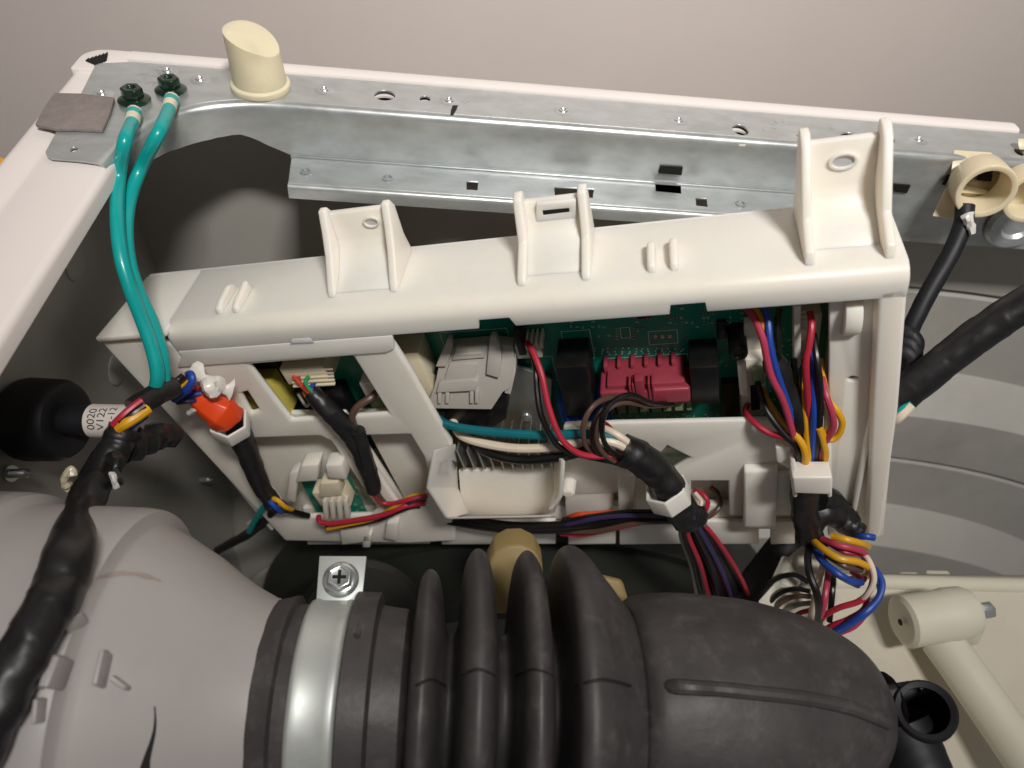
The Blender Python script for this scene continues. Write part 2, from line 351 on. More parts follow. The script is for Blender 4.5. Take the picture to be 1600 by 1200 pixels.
# second sheet seen through the holes
for px, py, wq, hq in ((601, 152, 33, 13), (664, 156.5, 17, 7), (1157, 206, 25, 12), (1328, 218, 27, 12)):
    o_ = ell(px, py, wq * 1.5, hq * 2.2); i_ = ell(px, py - 3.0, wq * 0.98, hq * 0.95)
    part(rail, 'hole_backing', MB().plate(o_, [i_], ZT - 0.0042, ZT - 0.003), 'white_enamel')
    part(rail, 'hole_floor', MB().plate(ell(px, py - 8, wq * 2.0, hq * 3.2), (), ZT - 0.0072, ZT - 0.0062), 'hole_black')  # black sheet added under each hole so its inside shows dark
for px, py in ((313, 125), (507, 141), (702, 158), (880, 174), (1060, 189), (1250, 213), (1435, 219), (160, 147), (262, 112)):
    h = hit(px, py, 2, ZT)
    d = part(rail, 'weld_dimple', MB().lathe([(0, 0.0062), (0.0004, 0.0050), (0.0007, 0.0036)], h, (0, 0, 1), 18), 'galvanised')
    part(d, 'weld_bump', MB().lathe([(0.0003, 0.0034), (0.0013, 0.0026), (0.0015, 0.0018), (0.0008, 0.0012), (0.0008, 0)], h, (0, 0, 1), 14), 'bright_steel')
for px, py, n_ in ((232, 118, 9), (255, 108, 7), (240, 130, 6), (1222, 192, 6), (1205, 198, 5), (715, 158, 6), (112, 222, 5), (1290, 196, 4), (270, 128, 6), (1055, 186, 5)):
    rk = random.Random(px); m = MB()
    for _ in range(n_):
        c_ = hit(px + rk.uniform(-14, 14), py + rk.uniform(-5, 5), 2, ZT); a_ = rk.uniform(0, 3.1); l_ = rk.uniform(0.0008, 0.0030)
        m.plate([(c_.x + math.cos(a_) * l_, c_.y + math.sin(a_) * l_), (c_.x - math.sin(a_) * 0.0004, c_.y + math.cos(a_) * 0.0004), (c_.x - math.cos(a_) * l_, c_.y - math.sin(a_) * l_), (c_.x + math.sin(a_) * 0.0003, c_.y - math.cos(a_) * 0.0003)], (), ZT + 0.00005, ZT + 0.00012 + rk.random() * 0.00005)
    part(rail, 'scratch_marks', m, 'bright_steel', kind='stuff')
h0 = hit(710, 165, 2, ZT); h1 = hit(706, 180, 2, ZT)
part(rail, 'marker_stroke', MB().plate([(h0.x - 0.001, h0.y), (h0.x + 0.0022, h0.y + 0.0005), (h0.x + 0.0015, h0.y - 0.005), (h1.x + 0.0008, h1.y), (h1.x - 0.001, h1.y), (h1.x - 0.0008, h1.y + 0.006)], (), ZT + 0.0001, ZT + 0.0002), 'ink')
# lower flange with lip
def fq(px, py): h = hit(px, py, 2, ZF); return h.x, h.y
YL = fq(700, 303)[1]
xa, xb = fq(455, 245)[0], 0.472
xc = fq(449, 289)[0]
lf = [(xa, YB + 0.0006), (xb, YB + 0.0006), (xb, YL), (xc, YL)]
def qd(l): return [fq(*p) for p in l]
holes = [qd([(729, 283), (747, 284), (746, 297), (729, 296)]), qd([(866, 292), (928, 295), (926, 309), (867, 305)]), qd([(1023, 284), (1064, 286), (1065, 303), (1024, 299)]), qd([(1087, 309), (1104, 310), (1106, 323), (1088, 321)])]
for px, py in ((478, 269), (606, 279), (1157, 319)): x, y = fq(px, py); holes.append(rnd(x, y, 0.0026, 0.0026, 12))
lfo = part(rail, 'lower_flange', MB().plate(lf, holes, ZF - 0.0012, ZF), 'galvanised', bevel=0.0002, seg=1)
rows = []
for x in (xc, xb):
    row = [V((x, YL + 0.0008, ZF))]
    for k in range(1, 6):
        a = k / 5 * math.pi / 2; row.append(V((x, YL - 0.003 * math.sin(a), ZF - 0.003 + 0.003 * math.cos(a))))
    row.append(V((x, YL - 0.003, ZF - 0.009))); rows.append(row)
part(rail, 'lip', MB().loft(rows, closed=False), 'galvanised', solid=0.0012)
for px, py in ((478, 269), (606, 279), (1157, 319)):
    x, y = fq(px, py); part(lfo, 'eyelet', MB().lathe([(0, 0.0026), (0, 0.0038), (0.0009, 0.0034), (0.0009, 0.0026), (-0.003, 0.0026)], (x, y, ZF), (0, 0, 1), 16), 'bright_steel')
part(rail, 'fold_highlight_bead', MB().tube([V((x_, YB - 0.0012, ZF + 0.0003)) for x_ in (xa, 0.2, 0.3, 0.4, xb)], 0.0011, 8, 2), 'bright_steel')  # bright tube added to paint the light line along the fold
# punched slots of the web: black blocks painting the dark of the openings
def yq(px, py): h = hit(px, py, 1, YB - 0.0014); return h
for q in ([(1032, 260), (1067, 262), (1065, 274), (1029, 271)], [(1397, 288), (1423, 290), (1417, 302), (1398, 300)]):
    P4 = [yq(*p) for p in q]
    m = MB(); m.hexa(P4, [p + V((0, 0.006, 0)) for p in P4]); part(rail, 'slot_dark_block', m, 'hole_black')
# pressed oval at the right end
h = hit(1590, 347, 1, YB - 0.0018)
part(rail, 'pressed_oval', MB().lathe([(0.0, 0.021), (0.0035, 0.019), (0.0035, 0.012), (0.001, 0.010), (0.0, 0.0)], h, (0, -1, 0), 28), 'galvanised')

# ------------------------------------------------------------------ felt pad
def fpt(px, py): h = hit(px, py, 2, 0.003); return (h.x, h.y)
fo = [fpt(*p) for p in ((85, 146), (130, 147), (179, 153), (172, 178), (160, 204), (120, 202), (88, 202), (55, 195), (68, 170))]
single('felt_pad', MB().plate(fo, (), ZT + 0.0002, 0.0036), 'felt', 'square grey felt pad stuck over the left corner of the rim', 'felt pad', bevel=0.0006)

# ------------------------------------------------------------------ grey-green ground screws, terminals, wires
def ground(px, py, label, wl_, wire_px):
    h = hit(px, py + 12, 2, ZT + 0.0002)
    t = thing('ground_screw', label, 'screw', h, group='green ground screws')
    part(t, 'flange', MB().lathe([(0, 0.0088), (0.0007, 0.0092), (0.0016, 0.0080), (0.0026, 0.0060), (0.0026, 0)], h + V((0, 0, 0.0012)), (0, 0, 1), 28), 'green_screw')
    hm = MB(); rg = []
    for z, r in ((0.0036, 0.0062), (0.0085, 0.0062), (0.0093, 0.0056)): rg.append([h + V((r * math.cos(k * math.pi / 3 + 0.2), r * math.sin(k * math.pi / 3 + 0.2), z)) for k in range(6)])
    for z, r in ((0.0093, 0.0030), (0.0078, 0.0022)): rg.append([h + V((r * math.cos(k * math.pi / 3 + 0.2), r * math.sin(k * math.pi / 3 + 0.2), z)) for k in range(6)])
    part(t, 'hex_head', hm.loft(rg), 'green_screw', bevel=0.0004)
    w = thing('ground_wire', wl_, 'wire', h, group='teal ground wires')
    P = [at(*p) for p in wire_px]
    part(w, 'wire', MB().tube(P, 0.0037, 14, 8), 'teal_wire')
    part(w, 'ring_terminal', MB().plate(rnd(h.x, h.y, 0.0085, 0.0085, 22), [rnd(h.x, h.y, 0.003, 0.003, 10)], ZT + 0.0003, ZT + 0.0012), 'bright_steel', bevel=0.0002)
    d = (P[1] - P[0]).normalized()
    part(w, 'crimp', MB().tube([P[0] - d * 0.007, P[0], P[0] + d * 0.005], 0.0040, 12, 4), 'cream_connector')
    part(w, 'crimp_sleeve', MB().tube([P[0] - d * 0.005, P[0] - d * 0.001], 0.0043, 12, 4), 'teal_wire')
dz = lambda px, py: (hit(px, py, 2, 0.006) - CAM).length / ray(px, py).length
ground(211, 148, 'left of the two green hex ground screws', 'longer teal ground wire from the left green screw',
       [(208, 184, dz(208, 184)), (205, 197, dz(205, 197)), (195, 222, dz(196, 222) * 0.995), (186, 275, 0.405), (183, 340, 0.395), (189, 400, 0.390), (203, 450, 0.392), (222, 500, 0.398), (238, 545, 0.402), (246, 585, 0.405), (242, 610, 0.410)])
ground(268, 132, 'right of the two green hex ground screws', 'shorter teal ground wire from the right green screw',
       [(266, 163, dz(266, 163)), (262, 177, dz(262, 177)), (247, 210, dz(248, 210) * 0.995), (220, 262, 0.415), (203, 310, 0.410), (197, 360, 0.402), (203, 415, 0.398), (220, 465, 0.403), (240, 510, 0.408), (254, 560, 0.412), (256, 605, 0.415)])

# ------------------------------------------------------------------ cream spacer plug on the rail
h = hit(408, 137, 2, ZT); t = thing('spacer_plug', 'cream plastic plug with slanted scooped top standing on the rail', 'plug', h)
part(t, 'base_collar', MB().lathe([(0, 0.0165), (0.0, 0.0178), (0.0035, 0.0178), (0.0045, 0.0160), (0.0045, 0)], h, (0, 0, 1), 36), 'aged_nylon', bevel=0.0004)
m = MB(); rg = []
def plug_pt(a, f):
    top = 0.0350 - 0.0125 * ((1 + math.cos(a + 0.25)) / 2) ** 1.6
    z = 0.0045 + (top - 0.0045) * f; rad = 0.0158 - 0.0006 * f
    dent = math.exp(-((a - 5.35) / 0.62) ** 2 - ((z - 0.024) / 0.010) ** 2); rad -= 0.0032 * dent
    return h + V((rad * math.cos(a) - 0.0012 * f, rad * math.sin(a), z))
for f in [i_ / 12 for i_ in range(13)]: rg.append([plug_pt(2 * math.pi * k / 48, f) for k in range(48)])
rg.append([p.lerp(h + V((-0.0012, 0, p.z - h.z)), 0.10) + V((0, 0, 0.0004)) for p in rg[-1]])
rg.append([p.lerp(h + V((-0.0012, 0, 0.0325)), 0.25) + V((0, 0, 0.0006)) for p in rg[-1]])
rg.append([p.lerp(h + V((-0.0012, 0, 0.0325)), 0.6) for p in rg[-1]])
part(t, 'body', m.loft(rg), 'aged_nylon', angle=50)
# ================================================================== control housing (white tray standing on edge)
hs = thing('control_housing', 'long off-white plastic control housing with mounting ears lying across the cabinet', 'housing', None, M=BM)
D = -0.056
UL = -0.441
def uv(px, py, w): q = bl(px, py, w); return (q.x, q.y)
def U(l, w): return [uv(x, y, w) for x, y in l]
def hp(name, px_outer, w0, w1, px_holes=(), m='nylon', bevel=0.0009, parent=hs, ref=None, seg=2, **kw):
    r = w1 if ref is None else ref
    return part(parent, name, MB().plate(U(px_outer, r), [U(h_, r) for h_ in px_holes], w0, w1, M=BM), m, bevel=bevel, seg=seg, **kw)
def hb(name, lo, hi, m='nylon', bevel=0.0008, parent=hs, seg=2, **kw): return part(parent, name, MB().box(lo, hi, BM), m, bevel=bevel, seg=seg, **kw)
# top wall with its rounded front edge
uA = uv(262, 528, 0)[0]
def topprof(u, fr):
    P = [(0.0, D), (0.0, -0.009)] + [(-0.009 + 0.009 * math.cos(k / 6 * math.pi / 2), -0.009 + 0.009 * math.sin(k / 6 * math.pi / 2)) for k in range(1, 7)] + [(-0.0168 if not fr else -0.0108, 0.0), (-0.0168 if not fr else -0.0108, -0.003), (-0.0100, -0.003)]
    P += [(-0.0098 + 0.0066 * math.cos(k / 5 * math.pi / 2), -0.0098 + 0.0066 * math.sin(k / 5 * math.pi / 2)) for k in (5, 4, 3, 2, 1, 0)][0:0] + [(-0.003, -0.0105), (-0.003, D)]
    return [BM @ V((u, y, w if w < -0.02 else w)) for y, w in P]
part(hs, 'top_wall', MB().loft([topprof(uA, 0), topprof(-0.30, 0)] + [topprof(uv(x_, y_, 0)[0], f_) for x_, y_, f_ in ((744, 500, 0), (748, 500, 1), (796, 498, 1), (803, 498, 0), (1045, 480, 0), (1048, 480, 1), (1102, 478, 1), (1105, 478, 0))] + [topprof(0.0015, 0)]), 'nylon', bevel=0.0005)
# left end: flat flange ending in the pointed corner, and end wall
pl = [(uv(150, 527, 0)[0], -0.0035), (uA + 0.004, -0.0035)]
part(hs, 'left_flange', MB().plate([(uv(152, 527, 0)[0], 0.002), (UL + 0.003, D), (uA + 0.002, D), (uA + 0.002, 0.002)], (), -0.0035, 0.0, M=BM @ Matrix(((1, 0, 0, 0), (0, 0, 1, 0), (0, 1, 0, 0), (0, 0, 0, 1)))), 'nylon', bevel=0.0009)
hb('end_wall', (UL, -0.226, D), (UL + 0.003, -0.0036, -0.0065))
hb('back_wall', (UL + 0.0031, -0.232, D - 0.003), (0.0, -0.0005, D - 0.0002))
hb('bottom_wall', (UL + 0.004, -0.235, D), (0.0, -0.232, -0.012))
hb('right_wall', (-0.003, -0.232, D), (0.0, -0.0036, -0.0035))
# front band above the left windows
uB = uv(604, 522, 0)[0]
bo_ = [(uA, -0.0172), (uB + 0.003, -0.0172), uv(616, 545, 0), uv(604, 551, 0), uv(387, 566, 0), uv(277, 574, 0), uv(284, 556, 0)]
part(hs, 'front_band', MB().plate(bo_, [U([(455, 529), (485, 527), (492, 537), (453, 539)], 0.0)], -0.0025, 0.0004, M=BM), 'nylon', bevel=0.0008)
W1 = [(388, 571), (551, 558), (608, 648), (455, 657)]
hp('front_plate', [(151, 530), (262, 536), (300, 551), (598, 539), (606, 523), (640, 576), (668, 626), (706, 692), (712, 846), (640, 850), (445, 846)], -0.0065, -0.0012,
   [W1, [(375, 616), (386, 613), (405, 642), (392, 647)], [(366, 692), (400, 686), (500, 682), (516, 690), (590, 796), (580, 806), (462, 808), (450, 800)], [(556, 690), (570, 682), (640, 680), (662, 716), (668, 740), (664, 786), (640, 798), (628, 796)]], bevel=0.0026, seg=4)
hp('recess_panel', [(335, 670), (530, 670), (640, 830), (440, 835)], -0.022, -0.018, ref=-0.0045)
hp('recess_panel', [(550, 668), (650, 668), (690, 740), (690, 830), (640, 830)], -0.022, -0.0182, ref=-0.0045)
# lower front wall right of the chute
hp('sill_wall', [(880, 668), (960, 662), (1240, 656), (1300, 652), (1300, 800), (1230, 806), (1140, 806), (1138, 752), (1080, 752), (1080, 806), (975, 806), (968, 770), (880, 775)], -0.010, -0.006,
   [[(1008, 735), (1043, 697), (1081, 716), (1042, 740)]], bevel=0.0014)
hp('lower_panel', [(880, 748), (1240, 742), (1240, 846), (880, 850)], -0.030, -0.027, ref=-0.010)
hp('hook_tab', [(965, 745), (992, 744), (990, 800), (994, 812), (967, 812)], -0.006, 0.002, bevel=0.001)
hp('round_pad', [(882, 755), (960, 752), (957, 790), (945, 806), (884, 808)], -0.011, -0.007, bevel=0.001)
part(hs, 'peg', MB().lathe([(0, 0.005), (0.012, 0.0045), (0.013, 0.003), (0.013, 0)], B(890, 748, -0.008), EO, 16), 'nylon')
# proud post with rounded foot
po = uv(1163, 737, 0.0); pe = uv(1210, 838, 0.0)
m = MB(); rg = []
for k, (y, w) in enumerate(((po[1], -0.006), (po[1] - 0.002, -0.001), (po[1] - 0.02, 0.002), (pe[1] + 0.018, 0.0025), (pe[1] + 0.008, -0.001), (pe[1] + 0.001, -0.007))): rg.append([BM @ V((u_, y, w_)) for u_, w_ in ((po[0], -0.01), (po[0], w), (pe[0], w), (pe[0], -0.01))])
part(hs, 'proud_post', m.loft(rg), 'nylon', bevel=0.0022, seg=3)
hp('side_block', [(1206, 745), (1240, 742), (1240, 800), (1212, 800)], -0.006, -0.001)
hp('stop_block', [(1212, 700), (1236, 698), (1240, 738), (1214, 722)], -0.006, 0.006)
# bottom rail in strips with notches
for a, b in ((480, 672), (690, 868), (888, 962), (968, 1066), (1078, 1186), (1204, 1242)):
    hp('bottom_rail', [(a, 816), (b, 815), (b, 850), (a, 851)], -0.0145, -0.011, bevel=0.0007)
hp('bottom_shelf', [(470, 800), (1242, 796), (1242, 818), (476, 819)], -0.020, -0.0148, ref=-0.011)
# right end
hp('end_panel', [(1296, 470), (1408, 455), (1394, 700), (1380, 838), (1294, 838)], -0.012, -0.008, [[(1324, 591), (1332, 588), (1342, 590), (1343, 594), (1333, 597), (1325, 595)]], bevel=0.001)
hp('end_post', [(1372, 456), (1419, 449), (1404, 640), (1376, 842), (1354, 836), (1362, 640)], -0.0125, 0.0, bevel=0.0022, seg=3)
q = bl(1334, 508, -0.002); rr = 0.0075
m = MB(); rg = []
for k in range(9):
    a = -math.pi / 2 + math.pi * k / 8; rg.append([BM @ V((q.x - 0.004, q.y + 0.012 * math.sin(a), -0.010)), BM @ V((q.x - 0.004, q.y + 0.012 * math.sin(a), -0.010 + 0.009 * max(0.05, math.cos(a)))), BM @ V((q.x + 0.004, q.y + 0.012 * math.sin(a), -0.010 + 0.009 * max(0.05, math.cos(a)))), BM @ V((q.x + 0.004, q.y + 0.012 * math.sin(a), -0.010))])
part(hs, 'detent_bump', m.loft(rg), 'nylon', bevel=0.0012)
hp('corner_gusset', [(1290, 752), (1350, 750), (1364, 828), (1300, 800)], -0.026, -0.020, ref=-0.01)
# mounting ears
def ear(u0, u1, h, wfront, kind):
    t_ = 0.0048
    m = MB(); rg = []
    for y, w in ((-0.002, -0.018), (0.0012, -0.021), (0.005, -0.029), (0.010, -0.0375), (0.0145, -0.0425), (0.020, -0.045), (h, -0.048)): rg.append([BM @ V((u0 + t_ * 0.8, y, w)), BM @ V((u1 - t_ * 0.8, y, w)), BM @ V((u1 - t_ * 0.8, y, w - 0.0045)), BM @ V((u0 + t_ * 0.8, y, w - 0.0045))])
    e = part(hs, 'mounting_ear', m.loft(rg), 'nylon', bevel=0.0007)
    for s_, (ua, ub) in enumerate(((u0, u0 + t_), (u1 - t_, u1))):
        hh = h + (0.004 if kind == 1 else 0.006)
        if kind == 1:
            pw = [(wfront, 0.0), (wfront - 0.003, 0.004), (-0.032, 0.017), (-0.040, hh - 0.010), (-0.046, hh), (-0.050, hh), (-0.054, hh - 0.006), (-0.052, 0.014), (-0.055, 0.0)]
        elif kind == 2:
            pw = [(wfront, 0.0), (wfront - 0.003, 0.0035), (-0.034, 0.012), (-0.044, hh - 0.001), (-0.050, hh), (-0.054, hh - 0.002), (-0.055, 0.0)]
        else:
            pw = [(wfront, 0.0), (wfront - 0.003, 0.006), (-0.026, 0.014), (-0.042, hh - 0.004), (-0.048, hh), (-0.054, hh), (-0.055, 0.0)]
        part(e, 'ear_rib', MB().plate(pw, (), ua, ub, M=BM @ Matrix(((0, 0, 1, 0), (0, 1, 0, 0), (1, 0, 0, 0), (0, 0, 0, 1)))), 'nylon', bevel=0.0012, seg=3)
    return e
e1 = ear(-0.2965, -0.254, 0.034, -0.016, 1)
e2 = ear(-0.1855, -0.1465, 0.027, -0.0115, 2)
e3 = ear(-0.0435, -0.0035, 0.041, -0.008, 3)
def eye(e, px, py, w, rx, ry, m_='nylon'):
    q = bl(px, py, w); part(e, 'ear_hole', MB().plate(rnd(q.x, q.y, rx * 1.35, ry * 1.5, 20), [rnd(q.x, q.y, rx, ry, 20)], w - 0.001, w + 0.0007, M=BM), m_, bevel=0.0005)
    part(e, 'hole_floor', MB().plate(rnd(q.x, q.y, rx * 1.02, ry * 1.02, 20), (), w - 0.0009, w - 0.0006, M=BM), 'nylon')
eye(e1, 580, 347, -0.0452, 0.0036, 0.0024)
eye(e3, 1318, 252, -0.0455, 0.0050, 0.0032)
q = U([(848, 328), (889, 324), (890, 330), (849, 335)], -0.0445)
part(e2, 'latch_slot', MB().plate(q, (), -0.0450, -0.0440, M=BM), 'hole_black')
fr = U([(838, 318), (900, 312), (901, 340), (838, 346)], -0.0445)
part(e2, 'slot_frame', MB().plate(fr, [q], -0.0475, -0.0436, M=BM), 'nylon', bevel=0.0006)
# paired wire-guide fins on the top wall
def fin(pxf, pxb, hgt=0.006, hook=False):
    a, b = bt(*pxf), bt(*pxb); m = MB()
    L_ = (b.z - a.z); pw = [(a.z, -0.001), (a.z - 0.001, 0.0035), (a.z + L_ * 0.25, hgt), (a.z + L_ * 0.8, hgt + 0.001), (b.z + 0.001, hgt - 0.001 + (0.003 if hook else 0)), (b.z, -0.001)]
    part(hs, 'guide_fin', m.plate(pw, (), min(a.x, b.x) , min(a.x, b.x) + 0.0042, M=BM @ Matrix(((0, 0, 1, 0), (0, 1, 0, 0), (1, 0, 0, 0), (0, 0, 0, 1)))), 'nylon', bevel=0.0014, seg=3)
fin((358, 490), (362, 450), 0.005); fin((384, 488), (386, 450), 0.005, True)
fin((1015, 427), (1012, 388), 0.006); fin((1050, 424), (1046, 382), 0.006)

# ------------------------------------------------------------------ vent chute
ch = part(hs, 'vent_chute', MB().plate(U([(716, 738), (870, 733), (866, 806), (722, 810)], 0.0), (), -0.004, -0.001, M=BM), 'nylon', bevel=0.0006)
cp = [(-0.249, -0.083), (-0.266, -0.120), (-0.263, -0.156), (-0.191, -0.155), (-0.172, -0.097)]
Wc = 0.026
q0 = [uv(676, 704, Wc), uv(665, 762, Wc), uv(696, 811, Wc)]
b0 = [uv(708, 690, -0.004), uv(712, 758, -0.004), uv(728, 806, 0.0)]
def wall3(a, b, wa, wb, th, nm):               # wall between polyline a (front) and b (back)
    m = MB(); off = V((th, 0, 0)); rg = []
    for p, q in zip(a, b): rg.append([BM @ V((p[0], p[1], wa)), BM @ V((q[0], q[1], wb)), BM @ (V((q[0], q[1], wb)) + off), BM @ (V((p[0], p[1], wa)) + off)])
    return part(ch, nm, m.loft(rg), 'nylon', bevel=0.0007)
wall3(q0, b0, Wc, -0.002, 0.0025, 'chute_side')
q1 = [uv(884, 716, 0.018), uv(880, 770, 0.018), uv(862, 808, Wc)]; b1 = [uv(870, 700, -0.004), uv(872, 760, -0.004), uv(868, 800, -0.002)]
wall3(q1, b1, 0.020, -0.002, -0.0028, 'chute_side')
fl0 = [q0[2], q1[2]]; m = MB()
m.hexa([BM @ V((q0[2][0], q0[2][1], Wc)), BM @ V((q1[2][0], q1[2][1], Wc)), BM @ V((b1[2][0], b1[2][1] - 0.004, 0)), BM @ V((b0[2][0], b0[2][1] - 0.004, 0))],
       [BM @ V((q0[2][0], q0[2][1] + 0.0025, Wc)), BM @ V((q1[2][0], q1[2][1] + 0.0025, Wc)), BM @ V((b1[2][0], b1[2][1] - 0.0015, 0)), BM @ V((b0[2][0], b0[2][1] - 0.0015, 0))])
part(ch, 'chute_floor', m, 'nylon', bevel=0.0007)

# ================================================================== circuit board
WB = -0.040
bd = thing('circuit_board', 'green circuit board with relays and connectors inside the white housing', 'circuit board', None, M=BM @ Matrix.Translation((-0.2, -0.1, WB)))
pcb_px = U([(1290, 474), (1290, 700)], WB)
u1 = uv(1288, 560, WB)[0]
po = part(bd, 'green_substrate', MB().box((-0.432, -0.166, WB - 0.0016), (u1, -0.030, WB), BM), 'pcb', bevel=0.0001, seg=1)
part(bd, 'board_rail', MB().box((u1 + 0.0006, -0.166, WB - 0.004), (u1 + 0.0045, -0.030, WB + 0.003), BM), 'pcb_edge', bevel=0.0004)
def cb(name, lo, hi, m, bevel=0.0006, parent=bd, **kw): return part(parent, name, MB().box(lo, hi, BM), m, bevel=bevel, **kw)
def blockpx(name, px_l, py_top, px_r, py_bot, w, m, parent=bd, bevel=0.0006, wb=WB, dskew=0.0, **kw):   # component whose front face covers these pixels at height w
    a = uv(px_l, py_top, w); b = uv(px_r, py_top, w); c = uv(px_r, py_bot, w); d = uv(px_l, py_bot, w)
    uu0 = (a[0] + d[0]) / 2; uu1 = (b[0] + c[0]) / 2; y1 = (a[1] + b[1]) / 2; y0 = (c[1] + d[1]) / 2
    return part(parent, name, MB().box((uu0, y0, wb + 0.0001), (uu1, y1, w), BM), m, bevel=bevel, **kw), (uu0, uu1, y0, y1)
# relays
r1, g = blockpx('relay', 876, 573, 925, 650, -0.015, 'black_plastic', bevel=0.001)
r2, g2 = blockpx('relay', 1079, 574, 1124, 632, -0.016, 'black_plastic', bevel=0.001)
# smaller black parts right of the board
blockpx('chip', 1128, 600, 1158, 652, -0.034, 'black_plastic'); blockpx('chip', 1120, 505, 1136, 530, -0.036, 'black_plastic')
blockpx('driver_chip', 996, 489, 1018, 498, -0.0385, 'black_plastic', bevel=0.0002)
# burgundy edge connector: body with sloped crown, ribs and tall teeth; green terminal strip
rc, gr = blockpx('red_connector', 950, 600, 1072, 634, -0.017, 'red_connector', bevel=0.0012)
a = bl(940, 636, -0.014); b_ = bl(1080, 634, -0.014); y1 = bl(1000, 612, -0.014).y
part(rc, 'connector_skirt', MB().box((a.x, a.y - 0.0005, -0.034), (b_.x, y1, -0.0145), BM), 'red_connector', bevel=0.0018, seg=3)
for px in (948, 969, 990, 1011, 1032, 1053):
    q = bl(px, 566, -0.0385); part(rc, 'tooth', MB().box((q.x - 0.0012, gr[3] - 0.003, WB + 0.0002), (q.x + 0.0012, gr[3] + 0.0035, -0.030), BM), 'red_connector', bevel=0.0004)
for px in (984, 989, 1014, 1020):
    q = bl(px, 600, -0.0155); part(rc, 'rib', MB().box((q.x - 0.0006, y1 - 0.0095, -0.022), (q.x + 0.0006, y1 + 0.007, -0.0135), BM), 'red_connector', bevel=0.0003)
q0_ = bl(992, 598, -0.0155); q1_ = bl(1011, 632, -0.0155); part(rc, 'latch_tongue', MB().box((q0_.x, a.y, -0.020), (q1_.x, q0_.y + 0.004, -0.0132), BM), 'red_connector', bevel=0.0006)
ts, gt = blockpx('terminal_strip', 953, 630, 1081, 644, -0.021, 'green_terminal', bevel=0.0005)
for i in range(7):
    u_ = gt[0] + (gt[1] - gt[0]) * (i + 0.5) / 7; part(ts, 'terminal_slot', MB().box((u_ - 0.0006, gt[2] + 0.0004, -0.0212), (u_ + 0.0006, gt[3] - 0.001, -0.0198), BM), 'hole_black')
# blue connector under the first relay
bc, gb = blockpx('blue_connector', 874, 628, 955, 660, -0.021, 'blue_connector', bevel=0.0008)
for px in (884, 899, 918): 
    q = bl(px, 640, -0.0205); part(bc, 'keying_rib', MB().box((q.x - 0.0010, gb[2], -0.0212), (q.x + 0.0010, gb[3], -0.0195), BM), 'blue_connector', bevel=0.0003)
# heat sink: plate with screw and row of fins
hk = part(bd, 'heat_sink', MB().plate(U([(760, 560), (862, 596), (858, 690), (720, 700), (690, 655)], -0.030), (), -0.0345, -0.032, M=BM), 'aluminium', bevel=0.0004)
for i in range(11):
    px = 706 + i * 15.5; q = bl(px, 722, 0.0035)
    part(hk, 'fin', MB().box((q.x - 0.0006, q.y - 0.0085, -0.022), (q.x + 0.0006, q.y + 0.012, 0.0035), BM), 'aluminium', bevel=0.0002, seg=1)
part(hk, 'screw', MB().lathe([(0, 0.0042), (0.0015, 0.0038), (0.0024, 0.002), (0.0024, 0)], B(822, 652, -0.0318), EO, 18), 'bright_steel')
# light grey plug housing
GP = [(680, 642), (691, 600), (706, 540), (722, 528), (800, 524), (812, 556), (796, 612), (780, 640)]
gy0 = uv(725, 641, -0.010)[1]
def gplate(name, px, w0, w1, tilt, parent, m='grey_connector', bev=0.0005):    # plates that lean back with height
    def tip(x, y):
        w = w1
        for _ in range(6): p = uv(x, y, w); w = w1 - tilt * (p[1] - gy0)
        return p
    def sh(P, w): return BM @ V((P[0], P[1], w - tilt * (P[1] - gy0)))
    m_ = MB(); a_ = [tip(x, y) for x, y in px]
    lo_ = [m_.bm.verts.new(sh(p, w0)) for p in a_]; hi_ = [m_.bm.verts.new(sh(p, w1)) for p in a_]; n = len(a_)
    m_.bm.faces.new(hi_); m_.bm.faces.new(list(reversed(lo_)))
    for i in range(n): m_.bm.faces.new([lo_[i], lo_[(i + 1) % n], hi_[(i + 1) % n], hi_[i]])
    return part(parent, name, m_, m, bevel=bev)
TL = 0.5
gc = gplate('grey_plug', [(666, 638), (680, 600), (686, 570), (694, 543), (716, 541), (774, 536), (802, 540), (804, 560), (796, 606), (786, 612), (768, 640)], -0.018, -0.010, TL, bd)
gplate('side_rail', [(681, 572), (700, 528), (706, 530), (708, 543), (697, 572)], -0.011, -0.0065, TL, gc)
gplate('side_rail', [(762, 560), (766, 526), (774, 524), (782, 538), (784, 566), (780, 590), (760, 584)], -0.011, -0.0062, TL, gc)
gplate('raised_back', [(706, 562), (758, 558), (762, 538), (714, 541)], -0.011, -0.0078, TL, gc)
gplate('embossed_oval', [(712, 556), (752, 553), (753, 549), (713, 551)], -0.0079, -0.0072, TL, gc, bev=0.0003)
gplate('latch_pad', [(692, 600), (740, 598), (748, 566), (702, 568)], -0.011, -0.0072, TL, gc)
gplate('latch_bar', [(682, 613), (742, 610), (748, 594), (738, 592), (692, 596), (686, 598)], -0.0105, -0.0060, TL, gc)
for px in (684, 696, 734, 742): gplate('latch_leg', [(px, 630), (px + 6, 630), (px + 6, 610), (px, 610)], -0.0105, -0.0070, TL, gc, bev=0.0003)
gplate('stepped_flank', [(788, 614), (798, 560), (806, 552), (806, 580), (798, 616)], -0.022, -0.012, TL, gc)
gs = gplate('black_socket', [(676, 640), (790, 618), (791, 655), (775, 666), (720, 674), (684, 668)], -0.034, -0.016, 0.1, bd, 'black_plastic', 0.0012)
for px in (684, 760): gplate('socket_latch', [(px, 648), (px + 10, 647), (px + 10, 662), (px, 663)], -0.016, -0.012, 0.0, gs, 'black_plastic', 0.0008)
